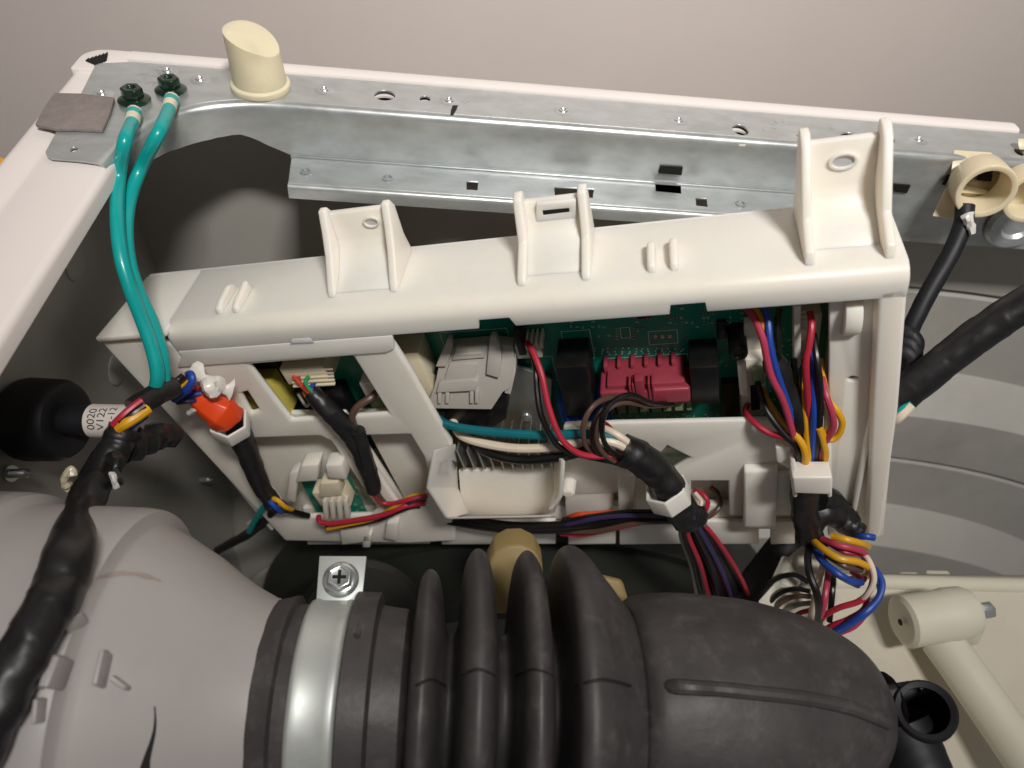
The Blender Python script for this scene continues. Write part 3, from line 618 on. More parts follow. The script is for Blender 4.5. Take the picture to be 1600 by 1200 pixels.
# cream block with print
cr, gcr = blockpx('cream_module', 617, 552, 672, 640, -0.020, 'cream_connector', bevel=0.0012)
q = bl(652, 600, -0.0198)
for i, (dx, dy, ww, hh_) in enumerate(((-0.002, 0.016, 0.0008, 0.004), (0.002, 0.002, 0.0022, 0.0007), (0.002, -0.001, 0.0007, 0.0016), (0.003, -0.006, 0.002, 0.0005), (0.003, -0.0085, 0.002, 0.0005), (0.0035, -0.011, 0.0016, 0.0005), (0.004, -0.0135, 0.0018, 0.0005))): part(cr, 'print_mark', MB().box((q.x + dx - ww / 2, q.y + dy, -0.0200), (q.x + dx + ww / 2, q.y + dy + hh_, -0.01988), BM), 'grey_wire')
# white two-pin plug
wp, gw = blockpx('white_plug', 806, 540, 846, 560, -0.028, 'white_connector', bevel=0.0006)
for i in range(5):
    px = 812 + i * 8; q = bl(px, 532, -0.027); part(wp, 'plug_rib', MB().box((q.x - 0.0007, gw[3] - 0.002, -0.0395), (q.x + 0.0007, gw[3] + 0.003, -0.0265), BM), 'white_connector', bevel=0.0003)
blockpx('black_latch', 806, 520, 818, 556, -0.026, 'black_plastic')
# standing dark capacitor
part(bd, 'capacitor', MB().lathe([(0, 0.0052), (0.0200, 0.0052), (0.0216, 0.0047), (0.0217, 0.0030), (0.0205, 0.0022), (0.0205, 0)], B(1150, 513, WB), EO, 24), 'black_plastic')
# tall white plugs at the right
w1_, gq = blockpx('white_plug', 1158, 562, 1196, 650, -0.022, 'white_connector', bevel=0.0008)
hp('plug_crown', [(1163, 502), (1186, 500), (1192, 520), (1195, 565), (1160, 568)], -0.036, -0.030, parent=w1_, m='white_connector', ref=-0.032)
hp('plug_latch', [(1152, 574), (1166, 568), (1170, 620), (1156, 618)], -0.024, -0.016, parent=w1_, m='white_connector')
hp('plug_step', [(1174, 580), (1194, 576), (1196, 600), (1176, 603)], -0.024, -0.0185, parent=w1_, m='green_terminal')
hp('plug_pocket', [(1172, 603), (1186, 601), (1188, 640), (1174, 642)], -0.0222, -0.0215, parent=w1_, m='hole_black')
w2_, gq2 = blockpx('white_plug', 1246, 492, 1281, 560, -0.024, 'cream_connector', bevel=0.0008)
hp('plug_latch', [(1240, 480), (1252, 478), (1252, 570), (1246, 580), (1241, 570)], -0.026, -0.018, parent=w2_, m='white_connector')
for i in range(6): 
    q = bl(1254, 488 + i * 14, -0.0235); part(w2_, 'pin_slot', MB().box((q.x - 0.0012, q.y - 0.001, -0.0242), (q.x + 0.0016, q.y + 0.001, -0.0232), BM), 'cream_connector', bevel=0.0003)
# parts seen through the left window
yp, _ = blockpx('yellow_transformer', 405, 596, 440, 650, -0.018, 'yellow_part', bevel=0.001); blockpx('yellow_core', 378, 618, 402, 645, -0.020, 'yellow_part', bevel=0.001)
cs, gcs = blockpx('cream_socket', 442, 574, 512, 600, -0.012, 'cream_connector', bevel=0.0008)
for i in range(5): 
    y_ = gcs[2] - 0.0005 + i * 0.0028; part(cs, 'socket_tier', MB().box((gcs[0] + 0.004 + i * 0.0006, y_, -0.0119), (gcs[1] + 0.003 + i * 0.0007, y_ + 0.0014, -0.0095 - 0.0008 * i), BM), 'cream_connector', bevel=0.0003)
part(bd, 'glass_capacitor', MB().lathe([(0, 0.006), (0.018, 0.006), (0.020, 0.005), (0.020, 0)], B(452, 612, -0.036), EO, 20), 'purple_wire')
blockpx('black_module', 470, 610, 545, 650, -0.030, 'black_plastic'); blockpx('black_module', 392, 560, 440, 600, -0.030, 'black_plastic')
ws_, _ = blockpx('white_plug', 566, 598, 600, 622, -0.016, 'white_connector', bevel=0.001)
blockpx('green_terminal', 578, 622, 604, 640, -0.022, 'green_terminal')
blockpx('tan_part', 468, 530, 496, 548, -0.018, 'tan_poly')
# silkscreen, pads and tiny parts
def flat(mb, px, py, du, dv, h=0.00012, rot=0):
    q = bl(px, py, WB); mb.box((q.x - du / 2, q.y - dv / 2, WB + 0.00002), (q.x + du / 2, q.y + dv / 2, WB + h), BM)
sk = MB(); sm = MB(); ic = MB(); rs = random.Random(4)
def rect(px0, py0, px1, py1, t_=0.00035):
    a = bl(px0, py0, WB); b = bl(px1, py1, WB); x0, x1 = sorted((a.x, b.x)); y0, y1 = sorted((a.y, b.y))
    for lo, hi in (((x0, y0), (x1, y0 + t_)), ((x0, y1 - t_), (x1, y1)), ((x0, y0), (x0 + t_, y1)), ((x1 - t_, y0), (x1, y1))): sk.box((lo[0], lo[1], WB + 0.00003), (hi[0], hi[1], WB + 0.0001), BM)
rect(1012, 518, 1060, 536); rect(968, 512, 986, 528); rect(876, 518, 930, 560); rect(686, 520, 806, 560); rect(945, 560, 1075, 563); rect(800, 560, 872, 594)
for i in range(14):
    x_ = 930 + i * 10.5
    for k in range(3): flat(sk, x_ + rs.uniform(-2, 2), 545 + k * 4 + rs.uniform(-1, 1), 0.0008, 0.0009)
for gx in range(40):
    for gy in range(7):
        x_ = 884 + gx * 8.6 + rs.uniform(-1.2, 1.2); y_ = 482 + gy * 7.2 + rs.uniform(-0.8, 0.8)
        if (1004 < x_ < 1068 and y_ > 510) or (960 < x_ < 994 and y_ > 506) or (872 < x_ < 934 and y_ > 514) or (1076 < x_ < 1128 and y_ > 514): continue
        k_ = noise.noise(V((gx * 0.33, gy * 0.5, 2.0))) + rs.uniform(-0.15, 0.15)
        if k_ < 0.0: continue
        q = bl(x_, y_, WB); ver = rs.random() < 0.5; a_, b_ = (0.0009, 0.0005) if not ver else (0.0005, 0.0009)
        if k_ < 0.16:
            for lo, hi in (((-a_, -b_), (a_, -b_ + 0.0002)), ((-a_, b_ - 0.0002), (a_, b_)), ((-a_, -b_), (-a_ + 0.0002, b_)), ((a_ - 0.0002, -b_), (a_, b_))): sk.box((q.x + lo[0], q.y + lo[1], WB + 0.00003), (q.x + hi[0], q.y + hi[1], WB + 0.0001), BM)
        else:
            e_ = 0.45
            if ver: sm.box((q.x - a_, q.y - b_, WB), (q.x + a_, q.y - b_ * e_, WB + 0.0006), BM); sm.box((q.x - a_, q.y + b_ * e_, WB), (q.x + a_, q.y + b_, WB + 0.0006), BM); ic.box((q.x - a_ * 0.95, q.y - b_ * e_, WB), (q.x + a_ * 0.95, q.y + b_ * e_, WB + 0.0007), BM)
            else: sm.box((q.x - a_, q.y - b_, WB), (q.x - a_ * e_, q.y + b_, WB + 0.0006), BM); sm.box((q.x + a_ * e_, q.y - b_, WB), (q.x + a_, q.y + b_, WB + 0.0006), BM); ic.box((q.x - a_ * e_, q.y - b_ * 0.95, WB), (q.x + a_ * e_, q.y + b_ * 0.95, WB + 0.0007), BM)
for i in range(60):
    x_ = rs.uniform(960, 1240); y_ = rs.uniform(646, 656); flat(sk, x_, y_, 0.0006, 0.0008)
for i in range(70):
    x_ = rs.uniform(1130, 1240); y_ = rs.uniform(500, 640); flat(sk, x_, y_, rs.choice((0.0006, 0.0014)), 0.0005)
for i in range(5):
    for j in (964, 990): flat(sm, j, 513 + i * 4, 0.0016, 0.0006, 0.0005)
for px in (1024, 1035, 1047): q = bl(px, 526, WB); sm.lathe([(0, 0.0013), (0.0004, 0.001), (0.0006, 0)], BM @ V((q.x, q.y, WB)), EO, 10)
for px, py in ((825, 565), (823, 587), (815, 552)): q = bl(px, py, WB); sm.lathe([(0, 0.0016), (0.0004, 0.0014), (0.0004, 0.0007), (0.0001, 0)], BM @ V((q.x, q.y, WB)), EO, 12)
part(bd, 'silkscreen_print', sk, 'silk', kind='stuff'); part(bd, 'solder_pads', sm, 'solder', kind='stuff'); part(bd, 'tiny_components', ic, 'black_plastic', kind='stuff')

# small sensor board at the lower left of the housing
sb = thing('sensor_board', 'small green board with cream plug clipped low in the housing', 'circuit board', None, M=BM @ Matrix.Translation(bl(525, 770, -0.004)))
part(sb, 'green_substrate', MB().plate(U([(470, 756), (545, 748), (574, 808), (500, 815)], -0.008), (), -0.011, -0.0094, M=BM), 'pcb')
sc_, gsc = blockpx('cream_plug', 494, 770, 542, 792, 0.004, 'cream_connector', parent=sb, wb=-0.009, bevel=0.001)
hp('plug_latch', [(500, 756), (528, 754), (534, 774), (498, 778)], -0.004, 0.006, parent=sc_, m='cream_connector')
for i in range(4): 
    px = 503 + i * 11; hp('plug_rib', [(px, 784), (px + 6, 783), (px + 10, 812), (px + 3, 813)], 0.002, 0.008, parent=sc_, m='white_connector', bevel=0.0006)
ssm = MB()
for i in range(26):
    q = bl(rs.uniform(520, 568), rs.uniform(754, 806), -0.0094); ssm.box((q.x - 0.001, q.y - 0.0006, -0.0093), (q.x + 0.001, q.y + 0.0006, -0.0084), BM)
part(sb, 'tiny_components', ssm, 'solder', kind='stuff')
hp('board_clip', [(470, 728), (498, 726), (495, 752), (462, 754)], -0.006, 0.006, bevel=0.0012)
hp('board_clip', [(508, 728), (534, 726), (542, 750), (512, 748)], -0.006, 0.006, bevel=0.0012)
hp('clip_post', [(452, 740), (466, 736), (464, 756), (462, 786), (446, 782)], -0.006, 0.003, bevel=0.0012)
hp('foot_tab', [(530, 826), (572, 820), (580, 846), (534, 852)], -0.006, 0.004, bevel=0.001); hp('foot_tab', [(604, 818), (622, 816), (620, 846), (600, 842)], -0.006, 0.004, bevel=0.001)
hp('foot_tab', [(566, 838), (580, 836), (578, 856), (566, 856)], -0.004, 0.004, bevel=0.001)
# ================================================================== wiring
def wires(parent, specs, sides=10):
    for m_, r, pts in specs: part(parent, 'wire', MB().tube([B(*p) for p in pts], r, sides, 6), m_ + '_wire')
def Bp(l): return [B(*p) for p in l]
def clampblock(parent, name, px_front, w0, w1, m='tab_nylon', hole=None, ref=None, bevel=0.0012):
    return hp(name, px_front, w0, w1, [hole] if hole else (), m=m, parent=parent, ref=ref, bevel=bevel, seg=3)

# --- power harness: thick teal, white and black leads from the grey plug, red/black pair, loops, taped trunk
ph = thing('power_harness', 'power wire harness with thick teal and white leads taped into black trunk', 'wire harness', B(1030, 740, 0.015))
wires(ph, [
    ('dark_teal', 0.0029, [(686, 640, -0.022), (686, 655, -0.010), (712, 667, -0.001), (770, 675, 0.004), (850, 680, 0.006), (910, 678, 0.007), (960, 686, 0.008), (1000, 708, 0.010)]),
    ('white', 0.0029, [(711, 640, -0.024), (710, 664, -0.012), (728, 684, -0.001), (790, 699, 0.006), (850, 700, 0.008), (905, 691, 0.009), (955, 690, 0.010), (1000, 712, 0.011)]),
    ('black', 0.0031, [(740, 660, -0.022), (738, 690, -0.005), (770, 710, 0.006), (820, 719, 0.010), (875, 714, 0.012), (930, 704, 0.013), (985, 722, 0.013), (1010, 735, 0.012)]),
    ('white', 0.0022, [(886, 664, -0.012), (920, 663, -0.004), (955, 674, 0.006), (985, 694, 0.010), (1005, 712, 0.012)]),
    ('red', 0.0019, [(824, 536, -0.027), (832, 548, -0.018), (846, 585, -0.006), (857, 635, 0.006), (875, 682, 0.016), (900, 706, 0.019), (928, 713, 0.018), (960, 712, 0.016), (1000, 722, 0.014)]),
    ('black', 0.0018, [(830, 548, -0.026), (837, 575, -0.012), (839, 610, -0.002), (846, 650, 0.008), (866, 690, 0.015), (890, 706, 0.017), (930, 716, 0.015), (990, 728, 0.013)]),
    ('brown', 0.0016, [(985, 632, -0.018), (960, 620, -0.008), (932, 630, 0.004), (914, 655, 0.012), (912, 685, 0.016), (926, 706, 0.016), (970, 720, 0.015), (1005, 730, 0.013)]),
    ('black', 0.0016, [(1010, 632, -0.018), (980, 622, -0.006), (950, 632, 0.006), (930, 656, 0.014), (926, 690, 0.018), (945, 716, 0.017), (985, 730, 0.015), (1010, 740, 0.012)]),
    ('black', 0.0016, [(1050, 630, -0.018), (1020, 630, -0.006), (985, 617, 0.004), (955, 630, 0.010), (942, 656, 0.016), (944, 690, 0.018), (965, 712, 0.017), (1000, 724, 0.014)]),
    ('brown', 0.0016, [(1050, 632, -0.018), (1015, 634, -0.008), (975, 628, 0.002), (946, 642, 0.010), (934, 664, 0.015), (934, 694, 0.018), (955, 718, 0.017), (1000, 736, 0.013)]),
    ('red', 0.0016, [(930, 654, -0.016), (948, 664, -0.004), (960, 676, 0.005), (990, 700, 0.009)]),
    ('black', 0.0020, [(925, 676, -0.004), (955, 684, 0.006), (980, 700, 0.010), (1005, 722, 0.012)]),
])
part(ph, 'taped_trunk', MB().tube(Bp([(972, 702, 0.011), (1000, 716, 0.012), (1030, 740, 0.014), (1048, 768, 0.018), (1066, 800, 0.020), (1078, 812, 0.020)]), 0.0098, 20, 14, lump=0.10, seed=2, wrap=(0.05, 5)), 'tape')
part(ph, 'trunk_knot', MB().tube(Bp([(1060, 796, 0.014), (1078, 806, 0.018), (1092, 812, 0.018)]), 0.0085, 14, 5, lump=0.25, seed=5), 'tape')
def hexband(parent, c, d, r, ln, rot=0.0, m_='tab_nylon', name='cable_clip'):
    d = V(d).normalized(); u = d.orthogonal().normalized(); v = d.cross(u); m = MB(); rg = []
    for h_, q_ in ((-ln / 2, r * 0.84), (-ln / 2, r), (ln / 2, r), (ln / 2, r * 0.84), (-ln / 2, r * 0.84)): rg.append([V(c) + d * h_ + (u * math.cos(rot + k * math.pi / 3) + v * math.sin(rot + k * math.pi / 3)) * q_ for k in range(6)])
    return part(parent, name, m.loft(rg, caps=False), m_, bevel=0.0010, seg=3)
hexband(ph, B(1044, 772, 0.018), B(1062, 800, 0.020) - B(1036, 752, 0.016), 0.0142, 0.0135, 0.3)
# fan of wires running down behind the rubber hose
fan = []
rs = random.Random(11)
for i, (m_, x0, x1, r) in enumerate((('grey', 1052, 1090, 0.0016), ('black', 1058, 1098, 0.0016), ('red', 1062, 1108, 0.0016), ('black', 1066, 1112, 0.0018), ('black', 1070, 1120, 0.0018), ('purple', 1074, 1126, 0.0018), ('black', 1078, 1134, 0.0018),
        ('black', 1080, 1140, 0.0018), ('pink', 1084, 1152, 0.0016), ('black', 1086, 1150, 0.0018), ('purple', 1090, 1160, 0.0018), ('black', 1092, 1164, 0.0018), ('black', 1072, 1146, 0.0018), ('red', 1095, 1174, 0.0016), ('black', 1064, 1104, 0.0018), ('black', 1068, 1116, 0.0018), ('black', 1076, 1130, 0.0018), ('purple', 1082, 1144, 0.0018), ('black', 1088, 1156, 0.0018), ('red', 1080, 1136, 0.0016), ('black', 1090, 1168, 0.0018))):
    w_ = rs.uniform(0.012, 0.026)
    fan.append((m_, r, [(1076 + (x0 - 1070) * 0.4, 806, w_), (x0 + (x1 - x0) * 0.18 + 5, 836, w_), (x0 + (x1 - x0) * 0.55 + 6, 880, w_), (x0 + (x1 - x0) * 0.85 + 3, 920, w_ - 0.004), (x1 + 4, 960, w_ - 0.012), (x1 + 6, 1000, w_ - 0.02)]))
wires(ph, fan)
wires(ph, [('brown', 0.0017, [(1085, 806, 0.012), (1106, 808, -0.004), (1124, 792, -0.014), (1122, 772, -0.018), (1110, 760, -0.022)]),
           ('red', 0.0017, [(1080, 804, 0.012), (1098, 802, -0.002), (1106, 786, -0.012), (1098, 772, -0.018), (1084, 766, -0.022)]),
           ('white', 0.0015, [(1076, 798, 0.010), (1090, 796, -0.006), (1096, 784, -0.012), (1086, 770, -0.018)])])
# --- low cable run behind the chute along the bottom of the housing
lr = thing('bottom_cable_run', 'dark bundle of wires running along the bottom of the housing behind the chute', 'wire harness', B(850, 815, 0.0))
wires(lr, [('black', 0.0034, [(672, 800, -0.016), (690, 806, -0.008), (740, 814, 0.000), (800, 822, 0.004), (860, 822, 0.005), (930, 816, 0.006), (1000, 806, 0.008), (1070, 806, 0.012)]),
           ('black', 0.0030, [(676, 806, -0.012), (700, 814, -0.004), (780, 826, 0.002), (850, 828, 0.004), (920, 824, 0.006), (1000, 812, 0.010), (1074, 812, 0.014)]),
           ('black', 0.0018, [(880, 812, 0.004), (930, 806, 0.006), (980, 800, 0.006), (1040, 800, 0.010)]),
           ('orange', 0.0016, [(880, 812, 0.000), (900, 804, 0.004), (925, 802, 0.002), (960, 800, -0.002)]),
           ('red', 0.0016, [(876, 834, 0.002), (910, 836, 0.006), (960, 826, 0.010), (1010, 816, 0.012), (1060, 812, 0.014)]),
           ('purple', 0.0016, [(884, 820, 0.006), (920, 812, 0.008), (970, 806, 0.010), (1040, 806, 0.012)]),
           ('brown', 0.0018, [(870, 830, 0.004), (930, 830, 0.010), (990, 818, 0.012), (1060, 814, 0.014)])])

# --- right harness
rh = thing('signal_harness', 'colourful signal wire harness gathered by a white clip at the right end', 'wire harness', B(1268, 745, 0.01))
wires(rh, [
    ('pink', 0.0019, [(1164, 478, -0.024), (1180, 500, -0.014), (1192, 530, -0.006), (1198, 560, -0.002), (1206, 590, 0.001), (1225, 630, 0.004), (1242, 690, 0.008), (1252, 735, 0.010)]),
    ('yellow', 0.0019, [(1176, 478, -0.026), (1190, 500, -0.016), (1198, 525, -0.010), (1202, 552, -0.006), (1212, 590, -0.002), (1236, 650, 0.003), (1250, 735, 0.006)]),
    ('blue', 0.0019, [(1194, 474, -0.022), (1200, 500, -0.014), (1203, 535, -0.006), (1210, 568, -0.002), (1220, 600, 0.000), (1240, 660, 0.004), (1256, 735, 0.006)]),
    ('black', 0.0017, [(1218, 482, -0.026), (1215, 510, -0.018), (1218, 560, -0.010), (1228, 600, -0.004), (1244, 680, 0.002)]),
    ('red', 0.0019, [(1266, 488, -0.020), (1268, 510, -0.012), (1264, 540, -0.006), (1259, 570, -0.002), (1262, 620, 0.002), (1266, 690, 0.006), (1266, 735, 0.008)]),
    ('black', 0.0019, [(1271, 522, -0.018), (1276, 560, -0.006), (1281, 600, 0.001), (1281, 650, 0.006), (1276, 700, 0.009), (1270, 740, 0.010)]),
    ('blue', 0.0021, [(1264, 545, -0.018), (1270, 580, -0.006), (1272, 630, 0.003), (1270, 680, 0.008), (1268, 735, 0.010)]),
    ('blue', 0.0019, [(1274, 560, -0.018), (1276, 600, -0.004), (1274, 650, 0.005), (1272, 720, 0.009)]),
    ('yellow', 0.0021, [(1264, 570, -0.016), (1258, 600, -0.006), (1258, 640, 0.002), (1262, 690, 0.008), (1262, 735, 0.012)]),
    ('yellow', 0.0019, [(1280, 560, -0.016), (1292, 620, -0.004), (1308, 642, 0.002), (1316, 662, 0.004), (1308, 682, 0.006), (1292, 686, 0.007), (1280, 668, 0.008), (1286, 690, 0.009), (1290, 710, 0.010), (1284, 738, 0.010)]),
    ('pink', 0.0019, [(1282, 580, -0.014), (1290, 615, 0.000), (1300, 645, 0.006), (1302, 668, 0.008), (1294, 684, 0.008), (1284, 700, 0.008), (1282, 738, 0.010)]),
    ('white', 0.0016, [(1282, 600, -0.012), (1290, 640, 0.002), (1292, 668, 0.005), (1282, 690, 0.006), (1276, 738, 0.009)]),
    ('red', 0.0018, [(1168, 632, -0.022), (1166, 645, -0.012), (1180, 662, -0.002), (1205, 678, 0.004), (1228, 684, 0.007), (1244, 700, 0.008), (1252, 738, 0.009)]),
    ('black', 0.0019, [(1182, 592, -0.022), (1188, 612, -0.012), (1198, 642, -0.002), (1222, 675, 0.006), (1245, 700, 0.010), (1252, 738, 0.012)]),
    ('yellow', 0.0021, [(1192, 608, -0.022), (1200, 628, -0.010), (1222, 660, 0.000), (1248, 686, 0.009), (1258, 708, 0.013), (1257, 738, 0.013)]),
    ('blue', 0.0019, [(1202, 632, -0.018), (1224, 656, -0.004), (1245, 676, 0.003), (1256, 700, 0.008), (1262, 738, 0.009)]),
    ('black', 0.0019, [(1240, 560, -0.012), (1246, 620, -0.002), (1252, 680, 0.004), (1262, 738, 0.006)]),
])
part(rh, 'taper_sleeve', MB().tube(Bp([(1206, 562, -0.008), (1222, 588, -0.006), (1240, 622, -0.003), (1252, 668, 0.002)]), lambda f: 0.0058 + 0.001 * math.sin(f * 9), 12, 6, lump=0.12, seed=8), 'tape')
part(rh, 'tape_wrap', MB().tube(Bp([(1266, 718, 0.010), (1264, 740, 0.010), (1257, 768, 0.010), (1258, 800, 0.012), (1264, 830, 0.014), (1276, 852, 0.016)]), lambda f: 0.0086 - 0.0012 * f, 20, 14, lump=0.14, seed=3, wrap=(0.06, 6)), 'tape')
part(rh, 'tape_wrap', MB().tube(Bp([(1268, 812, 0.008), (1290, 800, 0.004), (1312, 810, 0.004), (1330, 824, 0.008), (1346, 832, 0.010)]), lambda f: 0.0095 - 0.004 * f, 14, 6, lump=0.2, seed=9), 'tape')
part(rh, 'tape_wrap', MB().tube(Bp([(1276, 778, 0.002), (1292, 780, -0.002), (1312, 800, -0.002), (1326, 820, 0.0)]), 0.0085, 14, 6, lump=0.2, seed=12), 'tape')
cq = clampblock(rh, 'cable_clip', [(1236, 733), (1298, 733), (1297, 757), (1292, 760), (1238, 758)], 0.012, 0.024, ref=0.018, bevel=0.0016)
clampblock(rh, 'clip_arm', [(1234, 716), (1242, 714), (1243, 756), (1236, 757)], -0.004, 0.020, ref=0.010); clampblock(rh, 'clip_arm', [(1288, 724), (1297, 726), (1296, 756), (1289, 757)], -0.004, 0.020, ref=0.010)
# lower coil of coloured wires
lower = [
    ('yellow', 0.0022, [(1268, 842, 0.018), (1284, 856, 0.026), (1310, 872, 0.030), (1340, 878, 0.028), (1357, 888, 0.022), (1354, 900, 0.012), (1330, 905, 0.004)]),
    ('yellow', 0.0022, [(1300, 838, 0.022), (1322, 843, 0.026), (1345, 849, 0.024), (1356, 854, 0.018)]),
    ('pink', 0.0020, [(1285, 842, 0.020), (1310, 852, 0.027), (1336, 858, 0.026), (1352, 866, 0.022), (1350, 878, 0.012)]),
    ('red', 0.0020, [(1292, 846, 0.022), (1320, 862, 0.024), (1345, 866, 0.022), (1362, 884, 0.020), (1362, 915, 0.020), (1345, 938, 0.020), (1310, 950, 0.018), (1285, 965, 0.014), (1268, 990, 0.008)]),
    ('white', 0.0017, [(1340, 858, 0.020), (1358, 876, 0.024), (1366, 905, 0.024), (1355, 928, 0.022), (1340, 940, 0.018)]),
    ('blue', 0.0022, [(1330, 840, 0.012), (1350, 838, 0.016), (1366, 840, 0.016)]),
    ('blue', 0.0022, [(1272, 858, 0.016), (1284, 876, 0.024), (1308, 895, 0.028), (1330, 908, 0.026), (1346, 910, 0.020)]),
    ('blue', 0.0022, [(1280, 866, 0.018), (1296, 888, 0.024), (1320, 904, 0.024), (1340, 914, 0.016)]),
    ('blue', 0.0022, [(1366, 888, 0.012), (1378, 910, 0.014), (1372, 935, 0.016), (1350, 958, 0.018), (1325, 975, 0.016), (1300, 988, 0.012), (1290, 1005, 0.006)]),
    ('blue', 0.0022, [(1368, 900, 0.006), (1376, 925, 0.008), (1362, 950, 0.010), (1335, 972, 0.012), (1305, 990, 0.010)]),
    ('red', 0.0020, [(1355, 930, 0.010), (1350, 952, 0.012), (1325, 968, 0.014), (1296, 980, 0.012), (1280, 998, 0.006)]),
    ('red', 0.0020, [(1358, 952, 0.006), (1335, 978, 0.010), (1305, 992, 0.010), (1285, 1010, 0.006)]),
    ('pink', 0.0020, [(1332, 894, 0.010), (1345, 903, 0.016), (1352, 905, 0.016)]),
    ('black', 0.0024, [(1266, 846, 0.016), (1262, 872, 0.022), (1266, 900, 0.026), (1277, 930, 0.026), (1280, 960, 0.020), (1278, 990, 0.012)]),
    ('pink', 0.0020, [(1295, 888, 0.016), (1291, 920, 0.022), (1286, 950, 0.022), (1276, 976, 0.016), (1270, 1000, 0.010)]),
    ('white', 0.0020, [(1286, 882, 0.014), (1278, 915, 0.016), (1270, 950, 0.014), (1262, 985, 0.008)]),
    ('black', 0.0020, [(1302, 892, 0.012), (1300, 930, 0.016), (1296, 970, 0.012)]),
    ('black', 0.0017, [(1264, 910, 0.014), (1240, 898, 0.012), (1212, 905, 0.010), (1192, 925, 0.008), (1184, 950, 0.004)]),
    ('black', 0.0017, [(1266, 924, 0.014), (1240, 920, 0.012), (1214, 930, 0.010), (1198, 948, 0.006)]),
    ('brown', 0.0017, [(1268, 932, 0.014), (1242, 932, 0.012), (1220, 942, 0.010), (1206, 958, 0.006)]),
    ('grey', 0.0017, [(1270, 942, 0.012), (1245, 945, 0.010), (1226, 955, 0.008), (1216, 970, 0.004)]),
    ('red', 0.0017, [(1272, 952, 0.010), (1250, 958, 0.008), (1236, 968, 0.006)]),
    ('brown', 0.0020, [(1290, 866, 0.024), (1320, 884, 0.028), (1345, 890, 0.022)]),
]
lh = thing('wire_coil', 'loose coil of red, blue and yellow wires hanging below the right clip', 'wire harness', B(1320, 950, 0.0))
lower = [(m_, r_, [(x, y, w + max(0.0, (y - 846) / 100 * 0.030)) for x, y, w in pts]) for m_, r_, pts in lower]
wires(lh, lower)

# --- connector harness in the left window
ch2 = thing('window_harness', 'thin wires from the cream socket sleeved in black through the left window', 'wire harness', B(545, 680, 0.0))
wires(ch2, [('orange', 0.0012, [(458, 588, -0.011), (466, 596, -0.008), (474, 606, -0.006), (486, 616, -0.002)]), ('red', 0.0012, [(466, 588, -0.011), (470, 600, -0.008), (484, 612, -0.003)]),
            ('green', 0.0012, [(482, 588, -0.011), (477, 596, -0.007), (482, 606, -0.004), (490, 614, -0.002)]), ('blue', 0.0013, [(492, 600, -0.011), (486, 604, -0.006), (490, 612, -0.003)]),
            ('yellow', 0.0010, [(474, 612, -0.012), (480, 622, -0.008), (488, 622, -0.005)]), ('grey', 0.0010, [(466, 616, -0.014), (478, 634, -0.008), (484, 630, -0.006)]),
            ('brown', 0.0024, [(590, 612, -0.014), (578, 622, -0.008), (558, 636, -0.003), (550, 652, 0.0), (554, 668, 0.001)])])
part(ch2, 'black_sleeve', MB().tube(Bp([(486, 612, -0.003), (505, 632, 0.001), (530, 657, 0.003), (548, 676, 0.003), (562, 702, 0.004), (574, 732, 0.004), (584, 764, 0.003)]), lambda f: 0.0055 + 0.0012 * math.sin(f * math.pi), 18, 14, lump=0.10, seed=4, wrap=(0.05, 7)), 'tape')
part(ch2, 'sleeve_end', MB().tube(Bp([(558, 672, 0.004), (566, 700, 0.006), (576, 735, 0.006)]), 0.0048, 12, 6, lump=0.12, seed=6), 'tape')
wires(ch2, [('red', 0.0018, [(580, 752, 0.004), (585, 770, 0.004), (594, 783, 0.004), (612, 787, 0.004), (640, 780, 0.004), (668, 775, 0.000)]), ('brown', 0.0022, [(586, 756, 0.003), (592, 775, 0.003), (606, 789, 0.003), (630, 790, 0.002)])])
# --- sensor plug wires
sh_ = thing('sensor_harness', 'red and yellow wires from the small cream plug to the chute', 'wire harness', B(560, 810, 0.004))
wires(sh_, [('red', 0.0020, [(498, 806, 0.008), (500, 815, 0.010), (520, 818, 0.011), (560, 812, 0.010), (600, 804, 0.008), (635, 790, 0.004), (668, 786, -0.004)]),
            ('yellow', 0.0018, [(512, 826, 0.008), (540, 820, 0.009), (590, 808, 0.006), (624, 786, 0.004), (650, 774, 0.000), (668, 776, -0.006)]),
            ('black', 0.0020, [(510, 824, 0.007), (540, 822, 0.007), (590, 812, 0.005), (640, 792, 0.0), (668, 792, -0.006)]),
            ('purple', 0.0018, [(630, 792, 0.003), (650, 780, 0.002), (670, 781, -0.006)])])

# --- left harness: white/orange plug, coloured wires, black sleeve
lh2 = thing('plug_harness', 'orange-taped white plug with black sleeved cable crossing the left window strip', 'wire harness', B(345, 640, 0.02))
part(lh2, 'black_sleeve', MB().tube(Bp([(372, 672, 0.010), (386, 705, 0.009), (398, 735, 0.008), (412, 765, 0.006), (426, 782, 0.004)]), lambda f: 0.0078 - 0.002 * f, 20, 14, lump=0.10, seed=1, wrap=(0.05, 5)), 'tape')
part(lh2, 'orange_wrap', MB().tube(Bp([(306, 620, 0.014), (324, 634, 0.016), (344, 644, 0.017), (360, 658, 0.016)]), lambda f: 0.0064 + 0.0046 * math.sin(min(1, f * 1.2) * math.pi / 2), 6, 2, lump=0.16, seed=5, flat=0.7), 'orange_tape', bevel=0.0009, angle=25)
hexband(lh2, B(360, 664, 0.013), B(374, 690, 0.010) - B(352, 648, 0.016), 0.0128, 0.0125, 0.1)
part(lh2, 'hot_glue_blob', MB().tube(Bp([(300, 578, 0.008), (318, 590, 0.012), (334, 600, 0.014), (350, 608, 0.012), (362, 610, 0.010)]), lambda f: 0.0050 + 0.0022 * math.sin(f * 13 + 1), 7, 2, lump=0.5, seed=7, flat=0.5), 'hot_glue', bevel=0.0005, angle=25)
